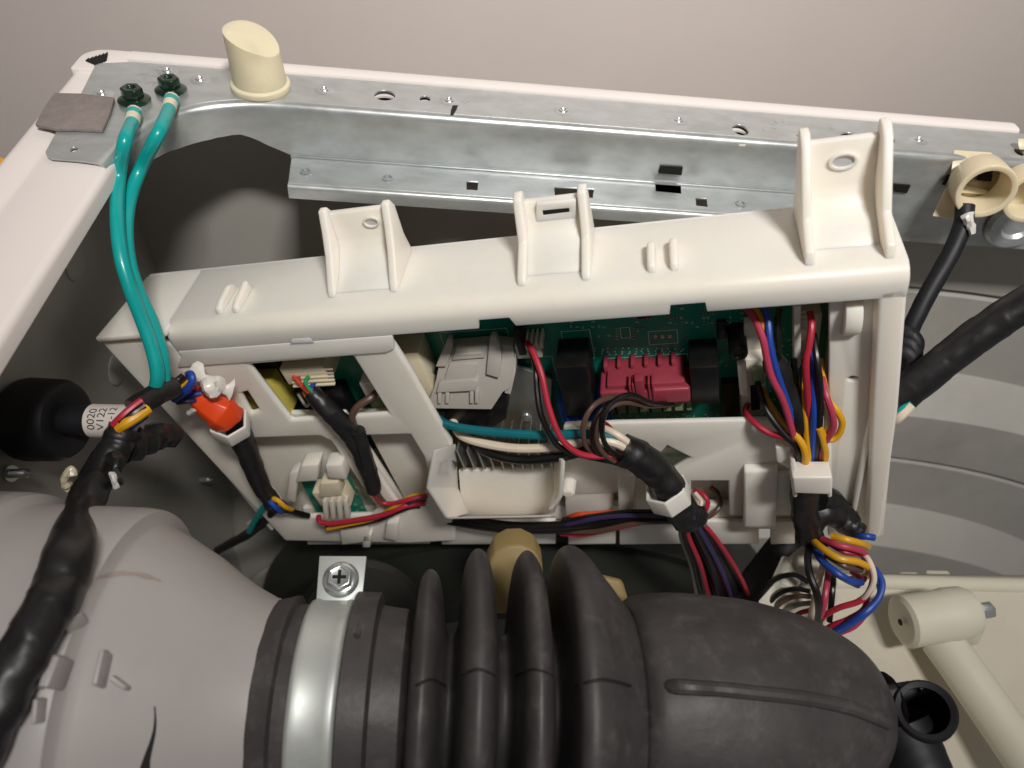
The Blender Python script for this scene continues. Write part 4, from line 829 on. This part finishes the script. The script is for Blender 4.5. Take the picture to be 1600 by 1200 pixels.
part(lh2, 'hot_glue_blob', MB().tube(Bp([(324, 592, 0.014), (328, 606, 0.018), (334, 614, 0.018)]), 0.0045, 10, 6, lump=0.3, seed=8), 'hot_glue')
part(lh2, 'hot_glue_blob', MB().tube(Bp([(296, 645, 0.018), (308, 638, 0.019), (316, 634, 0.018)]), 0.0020, 10, 5, lump=0.3, seed=9), 'hot_glue')
wires(lh2, [('blue', 0.0021, [(272, 624, 0.024), (288, 612, 0.026), (300, 596, 0.024), (298, 584, 0.020), (290, 590, 0.016), (292, 606, 0.014), (308, 618, 0.014)]),
            ('blue', 0.0019, [(274, 626, 0.020), (290, 620, 0.018), (304, 616, 0.016), (314, 614, 0.014)]), ('purple', 0.0019, [(276, 628, 0.022), (294, 626, 0.020), (310, 626, 0.016)]),
            ('yellow', 0.0019, [(268, 616, 0.022), (280, 604, 0.022), (290, 596, 0.018), (296, 604, 0.014)]), ('pink', 0.0019, [(266, 612, 0.018), (282, 606, 0.018), (296, 604, 0.014), (316, 610, 0.012)]),
            ('grey', 0.0019, [(264, 606, 0.022), (278, 594, 0.022), (288, 584, 0.018)]), ('black', 0.0021, [(262, 608, 0.024), (276, 596, 0.024), (286, 588, 0.020)]), ('red', 0.0018, [(312, 612, 0.012), (318, 606, 0.014), (322, 616, 0.014)])])
wires(lh2, [('yellow', 0.0018, [(420, 776, 0.006), (434, 782, 0.010), (446, 792, 0.010), (456, 796, 0.006)]), ('blue', 0.0020, [(418, 778, 0.008), (428, 790, 0.012), (440, 800, 0.010)]), ('purple', 0.0020, [(424, 778, 0.002), (440, 784, 0.004), (458, 800, 0.002), (474, 806, -0.002)]),
            ('black', 0.0022, [(414, 776, 0.006), (420, 794, 0.010), (450, 798, 0.008), (482, 806, 0.0)])])
tw = thing('teal_lead', 'short teal and white lead pair dropping into the dark at the lower left', 'wire', B(400, 810, 0.0))
part(tw, 'teal_wire', MB().tube(Bp([(418, 784, 0.004), (408, 798, 0.0), (398, 814, -0.006), (390, 830, -0.012)]), 0.0026, 12, 6), 'teal_wire'); part(tw, 'white_wire', MB().tube(Bp([(424, 786, 0.0), (412, 800, -0.004), (388, 818, -0.012)]), 0.0014, 10, 6), 'white_wire')
part(tw, 'black_wire', MB().tube(Bp([(430, 794, -0.002), (412, 815, -0.010), (384, 836, -0.02), (340, 860, -0.03)]), 0.004, 12, 6, lump=0.2), 'tape')

# --- big taped trunk at the left, its opened end and side branch
bt_ = thing('main_cable_trunk', 'thick black taped cable trunk running down the left over the duct', 'cable', at(60, 1000, 0.33))
part(bt_, 'side_branch', MB().tube([at(190, 700, 0.402), at(215, 690, 0.415), at(245, 682, 0.428), at(272, 680, 0.440)], lambda f: 0.0095 - 0.003 * f, 18, 12, lump=0.3, seed=31, wrap=(0.04, 4)), 'tape')
part(bt_, 'tape_flap', MB().tube([at(178, 706, 0.384), at(180, 728, 0.382), at(178, 756, 0.378)], lambda f: 0.0028 + 0.0012 * math.sin(f * 8), 10, 6, lump=0.5, seed=33), 'tape')
part(bt_, 'clear_film', MB().tube([at(174, 740, 0.376), at(178, 750, 0.374), at(182, 762, 0.376)], 0.0014, 9, 5, lump=0.7, seed=41), 'clear_wrap')
part(bt_, 'wrap_sleeve', MB().tube([at(208, 640, 0.398), at(228, 626, 0.404), at(250, 613, 0.412), at(270, 604, 0.420)], 0.0062, 16, 6, lump=0.06, seed=3), 'tape')
for m_, r_, p in (('pink', 0.0020, [(264, 588, 0.418), (254, 600, 0.412), (240, 616, 0.408)]), ('red', 0.0022, [(222, 626, 0.394), (206, 638, 0.391), (190, 652, 0.389), (178, 664, 0.390)]), ('black', 0.0022, [(226, 634, 0.393), (208, 647, 0.390), (188, 661, 0.389)]), ('black', 0.0022, [(216, 632, 0.398), (200, 645, 0.396), (182, 660, 0.394)]),
                  ('yellow', 0.0029, [(232, 638, 0.395), (214, 651, 0.391), (198, 661, 0.389), (186, 669, 0.391)]), ('blue', 0.0021, [(228, 648, 0.398), (212, 660, 0.395), (202, 668, 0.395)])):
    part(bt_, 'wire', MB().tube([at(*q_) for q_ in p], r_, 10, 6), m_ + '_wire')

# --- right: plastic cable ring, drop cable, coil behind the housing and thick cable
def band(P, width_dir, wdt, th, parent, name, m_='ivory_clip', sub=8, closed=False, bevel=0.0006):
    Q = crom(P, sub); m = MB(); rg = []; n = len(Q)
    for i, p in enumerate(Q):
        t = (Q[min(i + 1, n - 1)] - Q[max(i - 1, 0)]).normalized(); wd = (V(width_dir) - t * V(width_dir).dot(t)).normalized(); nn = t.cross(wd)
        rg.append([p + wd * wdt / 2 + nn * th / 2, p - wd * wdt / 2 + nn * th / 2, p - wd * wdt / 2 - nn * th / 2, p + wd * wdt / 2 - nn * th / 2])
    return part(parent, name, m.loft(rg), m_, bevel=bevel)
rc0 = hit(1535, 285, 1, YB - 0.004); dR = (rc0 - CAM).length / ray(1535, 285).length
cr_ = thing('cable_ring', 'ivory plastic cable ring clipped to the rail at the right', 'cable clip', rc0)
vd = (CAM - rc0).normalized()
rax = (vd * 0.86 + (R @ V((0.30, -0.42, 0)))).normalized()
rcn = at(1534, 290, dR * 0.962)
part(cr_, 'ring_band', MB().lathe([(-0.010, 0.0128), (-0.010, 0.0168), (0.009, 0.0176), (0.0095, 0.0168), (0.009, 0.0138), (-0.010, 0.0128)], rcn, rax, 40), 'ivory_clip', bevel=0.0006)
def quadbox(px, d, th, parent, name, m_, bevel=0.001):
    a = [at(x, y, d) for x, y in px]; return part(parent, name, MB().hexa(a, [p - vd * -th for p in a]) if len(px) == 4 else None, m_, bevel=bevel)
quadbox([(1490, 234), (1550, 238), (1566, 306), (1482, 300)], dR * 0.985, -0.006, cr_, 'clip_body', 'ivory_clip')
quadbox([(1478, 292), (1530, 300), (1520, 346), (1456, 338)], dR * 1.0, -0.005, cr_, 'clip_foot', 'ivory_clip')
quadbox([(1528, 264), (1552, 266), (1549, 284), (1526, 282)], dR * 0.966, -0.004, cr_, 'strap_slot', 'hole_black', 0.0005)
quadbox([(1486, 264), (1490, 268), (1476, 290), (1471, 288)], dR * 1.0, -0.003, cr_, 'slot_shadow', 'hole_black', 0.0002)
cr2 = thing('cable_ring', 'second ivory cable ring cut by the right edge of the picture', 'cable clip', at(1600, 300, dR))
part(cr2, 'ring_band', MB().lathe([(-0.009, 0.0128), (-0.009, 0.0164), (0.009, 0.0170), (0.009, 0.0138), (-0.009, 0.0128)], at(1607, 300, dR * 0.975), rax, 40), 'ivory_clip', bevel=0.0006)
quadbox([(1590, 216), (1625, 218), (1625, 236), (1592, 234)], dR * 1.0, -0.006, cr2, 'clip_body', 'ivory_clip')
dc = thing('drop_cable', 'black cable dropping from the plastic ring behind the housing', 'cable', at(1440, 480, 0.47))
part(dc, 'sheath', MB().tube([at(1508, 322, 0.475), at(1505, 350, 0.474), at(1488, 392, 0.474), at(1462, 438, 0.476), at(1440, 478, 0.478), at(1420, 520, 0.482), at(1405, 560, 0.49)], 0.0056, 16, 7, lump=0.05, seed=3), 'black_rubber')
part(dc, 'clear_wrap', MB().tube([at(1510, 336, 0.468), at(1516, 350, 0.466), at(1520, 366, 0.466)], lambda f: 0.0035 - 0.002 * f, 10, 6, lump=0.6, seed=2), 'clear_wrap')
for i, (dx, dy) in enumerate(((0, 0), (-2, 14), (-6, 28))): part(dc, 'coil', MB().tube([at(1392 + dx, 520 + dy, 0.46), at(1420 + dx, 522 + dy, 0.452), at(1432 + dx, 540 + dy, 0.452), at(1416 + dx, 562 + dy, 0.458), at(1390 + dx, 570 + dy, 0.47)], 0.0046, 12, 7, lump=0.06, seed=i), 'black_rubber')
tc_ = thing('thick_cable', 'thick black taped cable entering from the right edge to the housing', 'cable', at(1500, 560, 0.43))
part(tc_, 'taped_sheath', MB().tube([at(1385, 640, 0.452), at(1410, 618, 0.448), at(1450, 585, 0.440), at(1500, 545, 0.432), at(1550, 508, 0.424), at(1600, 476, 0.416), at(1660, 440, 0.408)], 0.0098, 24, 16, lump=0.07, seed=14, wrap=(0.03, 6)), 'tape')
for m_, y_, r_ in (('pink', 624, 0.0017), ('teal', 648, 0.0026), ('white', 656, 0.0030), ('black', 634, 0.0022)):
    part(tc_, 'wire', MB().tube([at(1384, y_ + 8, 0.462), at(1402, y_ - 2, 0.444), at(1424, y_ - 18 - (6 if m_ == 'white' else 0), 0.440)], r_, 10, 6), m_ + '_wire')
# ================================================================== lower machinery
AY, AZ = -0.347, -0.139                        # axis of hose and duct, parallel to the back rim
def sil(px, py):                               # station and radius of a round body whose outline passes this pixel
    r = ray(px, py); d = V((r.y, r.z)); o = V((CAM.y - AY, CAM.z - AZ)); t = -o.dot(d) / d.dot(d)
    return CAM.x + r.x * t, (o + d * t).length
def body(pxs, drad=0.0): return [(sil(*p)[0], sil(*p)[1] + drad) for p in pxs]
AX = V((0, AY, AZ))
# angle of the outline seen from the camera, used to place things along the top of the hose
rr_ = ray(800, 880); tt = -(V((CAM.y - AY, CAM.z - AZ)).dot(V((rr_.y, rr_.z)))) / V((rr_.y, rr_.z)).length_squared
TOPD = V((0, CAM.y - AY + rr_.y * tt, CAM.z - AZ + rr_.z * tt)).normalized()
FACE = V((0, CAM.y - AY, CAM.z - AZ)).normalized()
# ------------------------------------------------------------------ rubber hose
hose = thing('rubber_hose', 'dusty black corrugated rubber hose bolted by a steel clamp', 'hose', (0.33, AY, AZ - 0.09))
col = body([(428, 950), (434, 938), (452, 934), (470, 930)]) + body([(472, 944), (560, 944), (562, 924), (598, 926), (601, 946), (640, 952)], 0)
bel = body([(640, 952), (648, 968), (654, 930), (658, 906), (666, 893), (673, 889), (681, 893), (688, 906), (693, 935), (696, 968), (700, 990), (710, 990), (717, 968), (721, 920), (727, 884), (736, 864), (746, 857), (756, 861), (764, 876), (770, 910), (774, 968), (778, 990), (792, 990),
    (799, 968), (802, 915), (807, 882), (814, 866), (823, 860), (832, 865), (840, 882), (846, 920), (850, 968), (853, 990), (862, 990), (868, 968), (870, 900), (873, 868), (880, 855), (890, 852), (901, 856), (914, 868), (932, 892), (948, 913), (960, 930), (972, 945)])
tail = body([(972, 945), (985, 932), (1010, 927), (1060, 925), (1110, 930), (1160, 938), (1210, 951), (1260, 968), (1300, 988), (1330, 1012), (1355, 1042), (1372, 1078), (1384, 1120), (1390, 1180)])
tail = [(max(t_[0], tail[i - 1][0] + 0.0005) if i else t_[0], t_[1]) for i, t_ in enumerate(tail)]
def dense(pr, n=3):
    out = []
    for a, b in zip(pr, pr[1:]):
        for k in range(n): out.append((a[0] + (b[0] - a[0]) * k / n, a[1] + (b[1] - a[1]) * k / n))
    return out + [pr[-1]]
def smooth_prof(pr): return [(p.x, p.y) for p in crom([V((a, b, 0)) for a, b in pr], 3)]
wobb = lambda s: (lambda h, k: 1 + 0.006 * noise.noise(V((h * 30, k * 0.35, s))))
part(hose, 'collar', MB().lathe(col, AX, (1, 0, 0), 96, wob=wobb(1)), 'dusty_rubber', angle=40)
part(hose, 'bellows', MB().lathe(smooth_prof(bel), AX, (1, 0, 0), 96, wob=wobb(2)), 'dusty_rubber', angle=60)
part(hose, 'elbow', MB().lathe(smooth_prof(tail), AX, (1, 0, 0), 96, wob=lambda h, k: 1 + 0.02 * noise.noise(V((h * 22, k * 0.18, 4)))), 'dusty_rubber', angle=60)
# moulded seam of the elbow and parting lines of the ribs
def onbody(pr, px, py, dr=0.0):                # visible surface point of the round body under this pixel
    r = ray(px, py)
    def inside(t):
        p = CAM + r * t; q = V((p.y - AY, p.z - AZ)).length
        for a, b in zip(pr, pr[1:]):
            if min(a[0], b[0]) <= p.x <= max(a[0], b[0]):
                f = (p.x - a[0]) / (b[0] - a[0] + 1e-9)
                if q <= a[1] + (b[1] - a[1]) * f + dr: return True
        return False
    t = 0.25
    while t < 0.7:
        if inside(t):
            lo, hi = t - 0.001, t
            for _ in range(10):
                m_ = (lo + hi) / 2
                if inside(m_): hi = m_
                else: lo = m_
            return CAM + r * hi
        t += 0.001
    return CAM + r * 0.42
seam = [onbody(tail, x, y) for x, y in ((980, 1071), (1050, 1073), (1120, 1077), (1190, 1084), (1260, 1092), (1320, 1104), (1365, 1120), (1386, 1130))]
part(hose, 'moulded_seam', MB().tube(seam, 0.0032, 10, 6), 'dusty_rubber')
for x0_, x1_, y_ in ((650, 696, 1062), (722, 772, 1046), (806, 862, 1046), (900, 985, 1062)):
    part(hose, 'parting_line', MB().tube([onbody(bel, x0_ + (x1_ - x0_) * k / 6, y_ + 14 * abs(k / 6 - 0.5) ** 1.5 * 2, 0.0) for k in range(7)], 0.0007, 6, 3), 'ink')
part(hose, 'patch', MB().tube([onbody(col, x, y) for x, y in ((562, 940), (560, 990), (556, 990))], 0.0012, 8, 6), 'dusty_rubber')
# ------------------------------------------------------------------ clamp
cx0, cR = sil(492, 944)[0] , sil(520, 944)[1]; cx1 = sil(556, 944)[0]
clp = thing('hose_clamp', 'shiny zinc steel hose clamp band with bolted tab at its top', 'clamp', (cx0, AY, AZ - 0.08))
rb_ = cR + 0.0015
part(clp, 'band', MB().lathe([(cx0 - 0.0005, rb_ - 0.001), (cx0, rb_ + 0.0004), (cx0 + 0.002, rb_ + 0.0012), (cx0 + 0.0045, rb_ + 0.0004), (cx1 - 0.0045, rb_ + 0.0004), (cx1 - 0.002, rb_ + 0.0012), (cx1, rb_ + 0.0004), (cx1 + 0.0005, rb_ - 0.001)], AX, (1, 0, 0), 120), 'clamp_steel', angle=50)
base = V(((cx0 + cx1) / 2 + 0.002, AY, AZ)) + TOPD * (rb_ - 0.004)
side = FACE.cross(V((1, 0, 0))).normalized(); tz = (CAM - base).normalized(); tz = (tz - V((1, 0, 0)) * tz.x).normalized()
tz = (tz * 0.8 + V((0, 0, 0.55))).normalized()
TM = frame_at(base, tz, (1, 0.03, 0)); hw = (cx1 - cx0) / 2 + 0.001
part(clp, 'tab', MB().plate([(-hw, -0.002), (hw, -0.002), (hw + 0.0008, 0.0265), (-hw - 0.0008, 0.0265)], (), -0.0016, 0, M=TM), 'clamp_steel', bevel=0.0004)
part(clp, 'tab_fold', MB().plate([(-hw - 0.001, -0.004), (hw + 0.001, -0.004), (hw + 0.001, 0.002), (-hw - 0.001, 0.002)], (), -0.0006, 0.0016, M=TM), 'clamp_steel', bevel=0.0007)
sc0 = TM @ V((0, 0.0145, 0))
bo = part(clp, 'bolt', MB().lathe([(0, 0.0088), (0.0008, 0.0090), (0.0018, 0.0080), (0.0026, 0.0066), (0.0026, 0)], sc0, TM.to_3x3() @ V((0, 0, 1)), 32), 'bright_steel')
rg = []
for z, r in ((0.0022, 0.0068), (0.0062, 0.0068), (0.0072, 0.0060), (0.0074, 0.0052), (0.0070, 0.0048)): rg.append([TM @ V((r * math.cos(k * math.pi / 3 + 0.5), 0.0145 + r * math.sin(k * math.pi / 3 + 0.5), z)) for k in range(6)])
part(bo, 'hex_head', MB().loft(rg), 'bright_steel', bevel=0.0004)
m = MB()
for a_, b_ in ((0.0034, 0.0008), (0.0008, 0.0034)): m.box((-a_, 0.0145 - b_, 0.0068), (a_, 0.0145 + b_, 0.00715 + (0.00004 if a_ > b_ else 0)), TM)
part(bo, 'cross_recess', m, 'hole_black')
# ------------------------------------------------------------------ white duct on the left
duct = thing('white_duct', 'greyish white moulded duct flaring to the left below the cable trunk', 'duct', (0.07, AY, AZ - 0.12))
dp = body([(470, 946), (452, 941), (430, 932), (400, 915), (370, 893), (340, 869), (310, 850), (290, 837), (272, 827), (263, 822), (259, 817), (255, 799), (249, 796), (230, 793), (150, 790), (75, 786), (66, 772), (50, 769), (0, 767), (-60, 765)])
part(duct, 'funnel', MB().lathe(dp, AX, (1, 0, 0), 120, wob=lambda h, k: 1.0), 'duct_abs', angle=35)
def over(px, py, lift):                        # point resting on the duct
    p = onbody(dp, px, py); return p + (CAM - p).normalized() * lift
part(bt_, 'taped_trunk', MB().tube([at(196, 668, 0.398), at(182, 695, 0.396), at(160, 735, 0.388), at(140, 772, 0.372), at(122, 815, 0.350), over(110, 858, 0.013), over(90, 920, 0.011), over(58, 985, 0.011), over(22, 1050, 0.011), over(-18, 1130, 0.011), over(-70, 1240, 0.011)], lambda f: 0.0080 + 0.0008 * min(1, f * 2.2), 28, 16, lump=0.12, seed=21, wrap=(0.035, 13)), 'tape')
def clipfin(pa, pb, th, hgt, nm):
    a = onbody(dp, *pa); b = onbody(dp, *pb); n = ((a + b) / 2 - V((((a + b) / 2).x, AY, AZ))).normalized(); d = (b - a).normalized(); sd = n.cross(d)
    lo = [a - n * 0.003 - sd * th / 2, b - n * 0.003 - sd * th / 2, b - n * 0.003 + sd * th / 2, a - n * 0.003 + sd * th / 2]
    hi = [a + n * hgt - sd * th / 2, b + n * hgt - sd * th / 2, b + n * hgt + sd * th / 2, a + n * hgt + sd * th / 2]
    return part(duct, nm, MB().hexa(lo, hi), 'duct_abs', bevel=0.0008)
clipfin((86, 1022), (64, 1078), 0.0022, 0.011, 'clip_fin'); clipfin((104, 1030), (86, 1078), 0.0036, 0.010, 'clip_fin'); clipfin((108, 990), (138, 970), 0.0012, 0.008, 'clip_web'); clipfin((172, 1022), (160, 1076), 0.0022, 0.009, 'clip_fin'); clipfin((180, 1060), (204, 1078), 0.0022, 0.006, 'clip_web')
clipfin((70, 1090), (66, 1130), 0.0018, 0.007, 'clip_web')
rows = [[], []]
for k in range(25):
    f = k / 24; yc = 912 - 16 * math.sin(f * 2.9); hw_ = (3.5 + 2.5 * noise.noise(V((f * 7, 3, 1)))) * (0.3 + 0.7 * math.sin(min(1, f * 4) * 1.57)) * (1 if f < 0.9 else 0.6)
    for q_, sg in ((0, -1), (1, 1)):
        p = onbody(dp, 130 + 122 * f, yc + sg * hw_); rows[q_].append(p + (p - V((p.x, AY, AZ))).normalized() * 0.0002)
part(duct, 'scuff_mark', MB().loft(rows, closed=False), 'scuff')
rows = [[], []]
for k in range(15):
    f = k / 14; hw_ = 1.2 + 7 * f ** 1.6 + 1.2 * noise.noise(V((f * 6, 1, 5)))
    for q_, sg in ((0, -1), (1, 1)):
        p = onbody(dp, 242 - 12 * f + sg * hw_ + 4 * math.sin(f * 5), 1104 + 104 * f); rows[q_].append(p + (p - V((p.x, AY, AZ))).normalized() * 0.0002)
part(duct, 'dark_streak', MB().loft(rows, closed=False), 'ink')
# ------------------------------------------------------------------ black knob on the left wall
k0 = at(118, 652, 0.408); k1 = hit(30, 652, 0, 0.006)
ax = (k0 - at(30, 650, 0.412)).normalized(); kb = at(40, 655, 0.412)
kn = thing('round_black_knob', 'round black rubber knob with white printed label on its stem at left', 'knob', kb)
part(kn, 'disc', MB().lathe([(-0.004, 0.0), (-0.004, 0.0195), (0.0, 0.0225), (0.004, 0.0232), (0.022, 0.0225), (0.0255, 0.0205), (0.0262, 0.017), (0.024, 0.012), (0.024, 0.0)], kb, ax, 40, wob=lambda h, k: 1.0), 'black_rubber', angle=40)
part(kn, 'stem', MB().lathe([(0.022, 0.0085), (0.060, 0.0085), (0.061, 0.0078), (0.061, 0)], kb, ax, 28), 'black_rubber')
l0 = (at(136, 662, 0.402) - kb).dot(ax); l1 = l0 + 0.024
lb = part(kn, 'label', MB().lathe([(l0, 0.0086), (l0, 0.0093), (l1, 0.0093), (l1, 0.0086)], kb, ax, 32), 'label_paper')
# printed characters wrapped on the stem
def text_on(txt, size, along, ang0):
    cu = bpy.data.curves.new('txt', 'FONT'); cu.body = txt; cu.size = size; o = bpy.data.objects.new('txt', cu); COL.objects.link(o)
    bpy.context.view_layer.update(); me = bpy.data.meshes.new_from_object(o.evaluated_get(bpy.context.evaluated_depsgraph_get())); bpy.data.objects.remove(o); bpy.data.curves.remove(cu)
    bm = bmesh.new(); bm.from_mesh(me); bmesh.ops.subdivide_edges(bm, edges=[e for e in bm.edges if e.calc_length() > 0.0008], cuts=2); bpy.data.meshes.remove(me)
    tocam = (CAM - kb); u = (tocam - ax * tocam.dot(ax)).normalized(); v = ax.cross(u); rad = 0.00938
    if v.dot(R @ V((0, 1, 0))) < 0: v = -v
    for vt in bm.verts:
        a = ang0 + vt.co.x / rad; h = along - vt.co.y
        vt.co = kb + ax * (-vt.co.y + along) + (u * math.cos(a) + v * math.sin(a)) * rad
    m = MB(); m.bm.free(); m.bm = bm; return m
part(lb, 'label_print', text_on('0020', 0.0062, l0 + 0.0070, -0.55), 'ink'); part(lb, 'label_print', text_on('V122', 0.0062, l0 + 0.0125, -0.55), 'ink'); part(lb, 'label_print', text_on('-12', 0.0058, l0 + 0.0180, 0.10), 'ink')
# small white clip on the wall beneath
cw = thing('wall_clip', 'tiny chipped white plastic clip on the left wall below the knob', 'clip', at(106, 748, 0.43))
part(cw, 'hook', MB().tube([at(104, 760, 0.425), at(100, 750, 0.422), at(106, 738, 0.42), at(112, 734, 0.42), at(114, 744, 0.42)], 0.0022, 9, 6, lump=0.3), 'ivory_clip'); part(cw, 'foot', MB().tube([at(102, 756, 0.428), at(110, 764, 0.430)], 0.0030, 9, 4), 'aged_nylon')
# ------------------------------------------------------------------ cream tub at the right
tub = thing('wash_tub', 'cream plastic wash tub top with screw boss at lower right', 'tub', at(1500, 1050, 0.5))
def tp(px, py): return at(px, py, 0.565 - 0.00024 * (py - 920) + 0.00006 * (px - 1400))
grid = []
for j in range(15):
    y_ = 918 + j * 27; grid.append([tp(1180 + i * 34, y_ - (12 if j == 0 else 0) + 0.012 * (i * 34 - 200)) for i in range(18)])
back0 = [p + V((0, 0.004, -0.004)) for p in grid[0]]; back1 = [p + V((0, 0.006, -0.09)) for p in grid[0]]
part(tub, 'tub_wall', MB().loft([back1, back0] + grid, closed=False), 'tub_poly', solid=0.003, angle=50)
edge = [tp(1300 + i * 40, 912 + i * 0.9) for i in range(10)]
part(tub, 'tub_lip', MB().tube([p + V((0, 0.001, 0.002)) for p in edge], 0.006, 12, 4), 'boss_poly')
bx0, bx1 = at(1408, 972, 0.515), at(1530, 952, 0.520); bd_ = (bx1 - bx0).normalized()
part(tub, 'screw_boss', MB().lathe([(0, 0.0), (0.0, 0.015), (0.002, 0.018), (0.030, 0.0175), (0.034, 0.0182), (0.046, 0.0175), (0.051, 0.015), (0.053, 0.009), (0.053, 0)], bx0, bd_, 32), 'boss_poly')
upn = (CAM - bx0).normalized()
part(tub, 'boss_foot', MB().hexa([at(1395, 985, 0.53), at(1440, 1015, 0.525), at(1530, 1012, 0.525), at(1545, 975, 0.53)], [at(1400, 955, 0.515), at(1440, 975, 0.505), at(1520, 972, 0.505), at(1532, 945, 0.515)]), 'boss_poly', bevel=0.004, seg=3)
hb0 = at(1528, 956, 0.518); part(tub, 'boss_bolt', MB().lathe([(0, 0.0062), (0.009, 0.0062), (0.010, 0.0054), (0.010, 0)], hb0, bd_, 6), 'bright_steel', bevel=0.0005)
part(tub, 'boss_hole', MB().lathe([(0, 0.0024), (0.0006, 0.0022), (0.0006, 0)], bx0 + upn * 0.004 - bd_ * 0.0004, -bd_, 14), 'hole_black')
part(tub, 'stiffening_rib', MB().tube([at(1470, 1000, 0.522), at(1500, 1040, 0.510), at(1560, 1125, 0.488), at(1640, 1240, 0.458)], 0.0140, 20, 6, flat=0.85), 'boss_poly')
part(tub, 'back_block', MB().hexa([at(1450, 912, 0.58), at(1492, 912, 0.58), at(1490, 904, 0.58), at(1455, 903, 0.58)], [p + V((0, 0.008, -0.002)) for p in (at(1450, 912, 0.58), at(1492, 912, 0.58), at(1490, 904, 0.58), at(1455, 903, 0.58))]), 'boss_poly', bevel=0.001)
part(tub, 'back_block', MB().hexa([at(1408, 912, 0.58), at(1444, 912, 0.58), at(1440, 906, 0.58), at(1415, 906, 0.58)], [p + V((0, 0.008, -0.002)) for p in (at(1408, 912, 0.58), at(1444, 912, 0.58), at(1440, 906, 0.58), at(1415, 906, 0.58))]), 'boss_poly', bevel=0.001)
# ------------------------------------------------------------------ black nozzle on the elbow
nz0 = at(1412, 1165, 0.384); nz1 = at(1446, 1110, 0.358); nd = (nz1 - nz0).normalized(); nd = (nd * 0.6 + (CAM - nz1).normalized() * 0.8).normalized()
nz = thing('hose_nozzle', 'open black rubber nozzle at the right end of the hose', 'nozzle', nz0)
part(nz, 'tube', MB().lathe([(-0.045, 0.0115), (-0.010, 0.0125), (-0.004, 0.0142), (0.0, 0.0141), (0.001, 0.0130), (0.0, 0.0106), (-0.040, 0.0098), (-0.040, 0.0)], nz1, nd, 36), 'black_rubber', angle=50)
part(nz, 'arm', MB().hexa([at(1366, 1072, 0.368), at(1430, 1062, 0.368), at(1436, 1084, 0.364), at(1380, 1112, 0.364)], [at(1366, 1072, 0.391), at(1430, 1062, 0.391), at(1436, 1084, 0.391), at(1380, 1112, 0.391)]), 'black_rubber', bevel=0.003, seg=3)
for px, py in ((1441, 1068), (1494, 1118)): part(nz, 'nub', MB().box((-0.0018, -0.0014, -0.010), (0.0018, 0.0014, -0.004), frame_at(at(px, py, 0.362), nd)), 'black_rubber', bevel=0.0006)
part(nz, 'shoulder', MB().tube([at(1405, 1130, 0.371), at(1425, 1170, 0.366), at(1445, 1220, 0.361)], 0.0145, 18, 6, lump=0.05), 'black_rubber')
# ------------------------------------------------------------------ deep, dark machinery under the housing
drum = thing('dark_drum', 'dark drum shell enlarged to keep the gaps below the housing dark', 'drum', (0.33, -0.10, -0.62))  # dark shell added and enlarged to darken gaps over the lit back panel
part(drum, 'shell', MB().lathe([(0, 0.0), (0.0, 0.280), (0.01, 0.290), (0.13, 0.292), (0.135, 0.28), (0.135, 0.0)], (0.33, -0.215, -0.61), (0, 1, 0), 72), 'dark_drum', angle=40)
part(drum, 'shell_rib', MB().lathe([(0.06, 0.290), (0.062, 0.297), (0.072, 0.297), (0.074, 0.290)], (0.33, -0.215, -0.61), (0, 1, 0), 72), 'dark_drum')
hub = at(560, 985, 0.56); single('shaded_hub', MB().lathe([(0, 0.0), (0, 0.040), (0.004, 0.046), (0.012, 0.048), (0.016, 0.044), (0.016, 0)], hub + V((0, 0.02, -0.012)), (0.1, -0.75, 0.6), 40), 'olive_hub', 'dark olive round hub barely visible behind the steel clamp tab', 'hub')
tan = thing('tan_bracket', 'tan plastic bracket half hidden behind the hose ribs', 'bracket', at(840, 920, 0.49))
aq = [at(x, y, 0.475) for x, y in ((758, 960), (760, 890), (772, 864), (792, 853), (815, 852), (836, 862), (848, 884), (852, 960))]
part(tan, 'arch', MB().loft([[p + V((0, 0.016, -0.004)) for p in aq], aq]), 'tan_poly', bevel=0.002, seg=3)
part(tan, 'wedge', MB().hexa([at(852, 945, 0.475), at(984, 945, 0.475), at(972, 905, 0.475), at(866, 880, 0.475)], [at(852, 945, 0.495), at(984, 945, 0.495), at(972, 905, 0.495), at(866, 880, 0.495)]), 'tan_poly', bevel=0.003, seg=3)
pb_ = thing('pale_bracket', 'pale plastic strip bracket behind the loops of thin black wire', 'bracket', at(1220, 920, 0.50))
for q in ([(1184, 940), (1215, 905), (1262, 912), (1262, 945), (1200, 965)], [(1205, 905), (1222, 868), (1240, 872), (1256, 915), (1240, 930)], [(1226, 876), (1256, 850), (1290, 880), (1282, 915), (1258, 912)]):
    a_ = [at(x, y, 0.505) for x, y in q]; vv = (CAM - a_[0]).normalized(); m = MB(); n = len(a_)
    m.loft([[p - vv * 0.006 for p in a_], a_]); part(pb_, 'strip', m, 'boss_poly', bevel=0.0012)
bh = thing('black_hose', 'dark thick hose slanting behind the right end of the housing', 'hose', at(1200, 880, 0.53))
part(bh, 'sheath', MB().tube([at(1250, 830, 0.56), at(1210, 880, 0.56), at(1165, 940, 0.55), at(1120, 1000, 0.54)], 0.014, 16, 6), 'black_rubber')
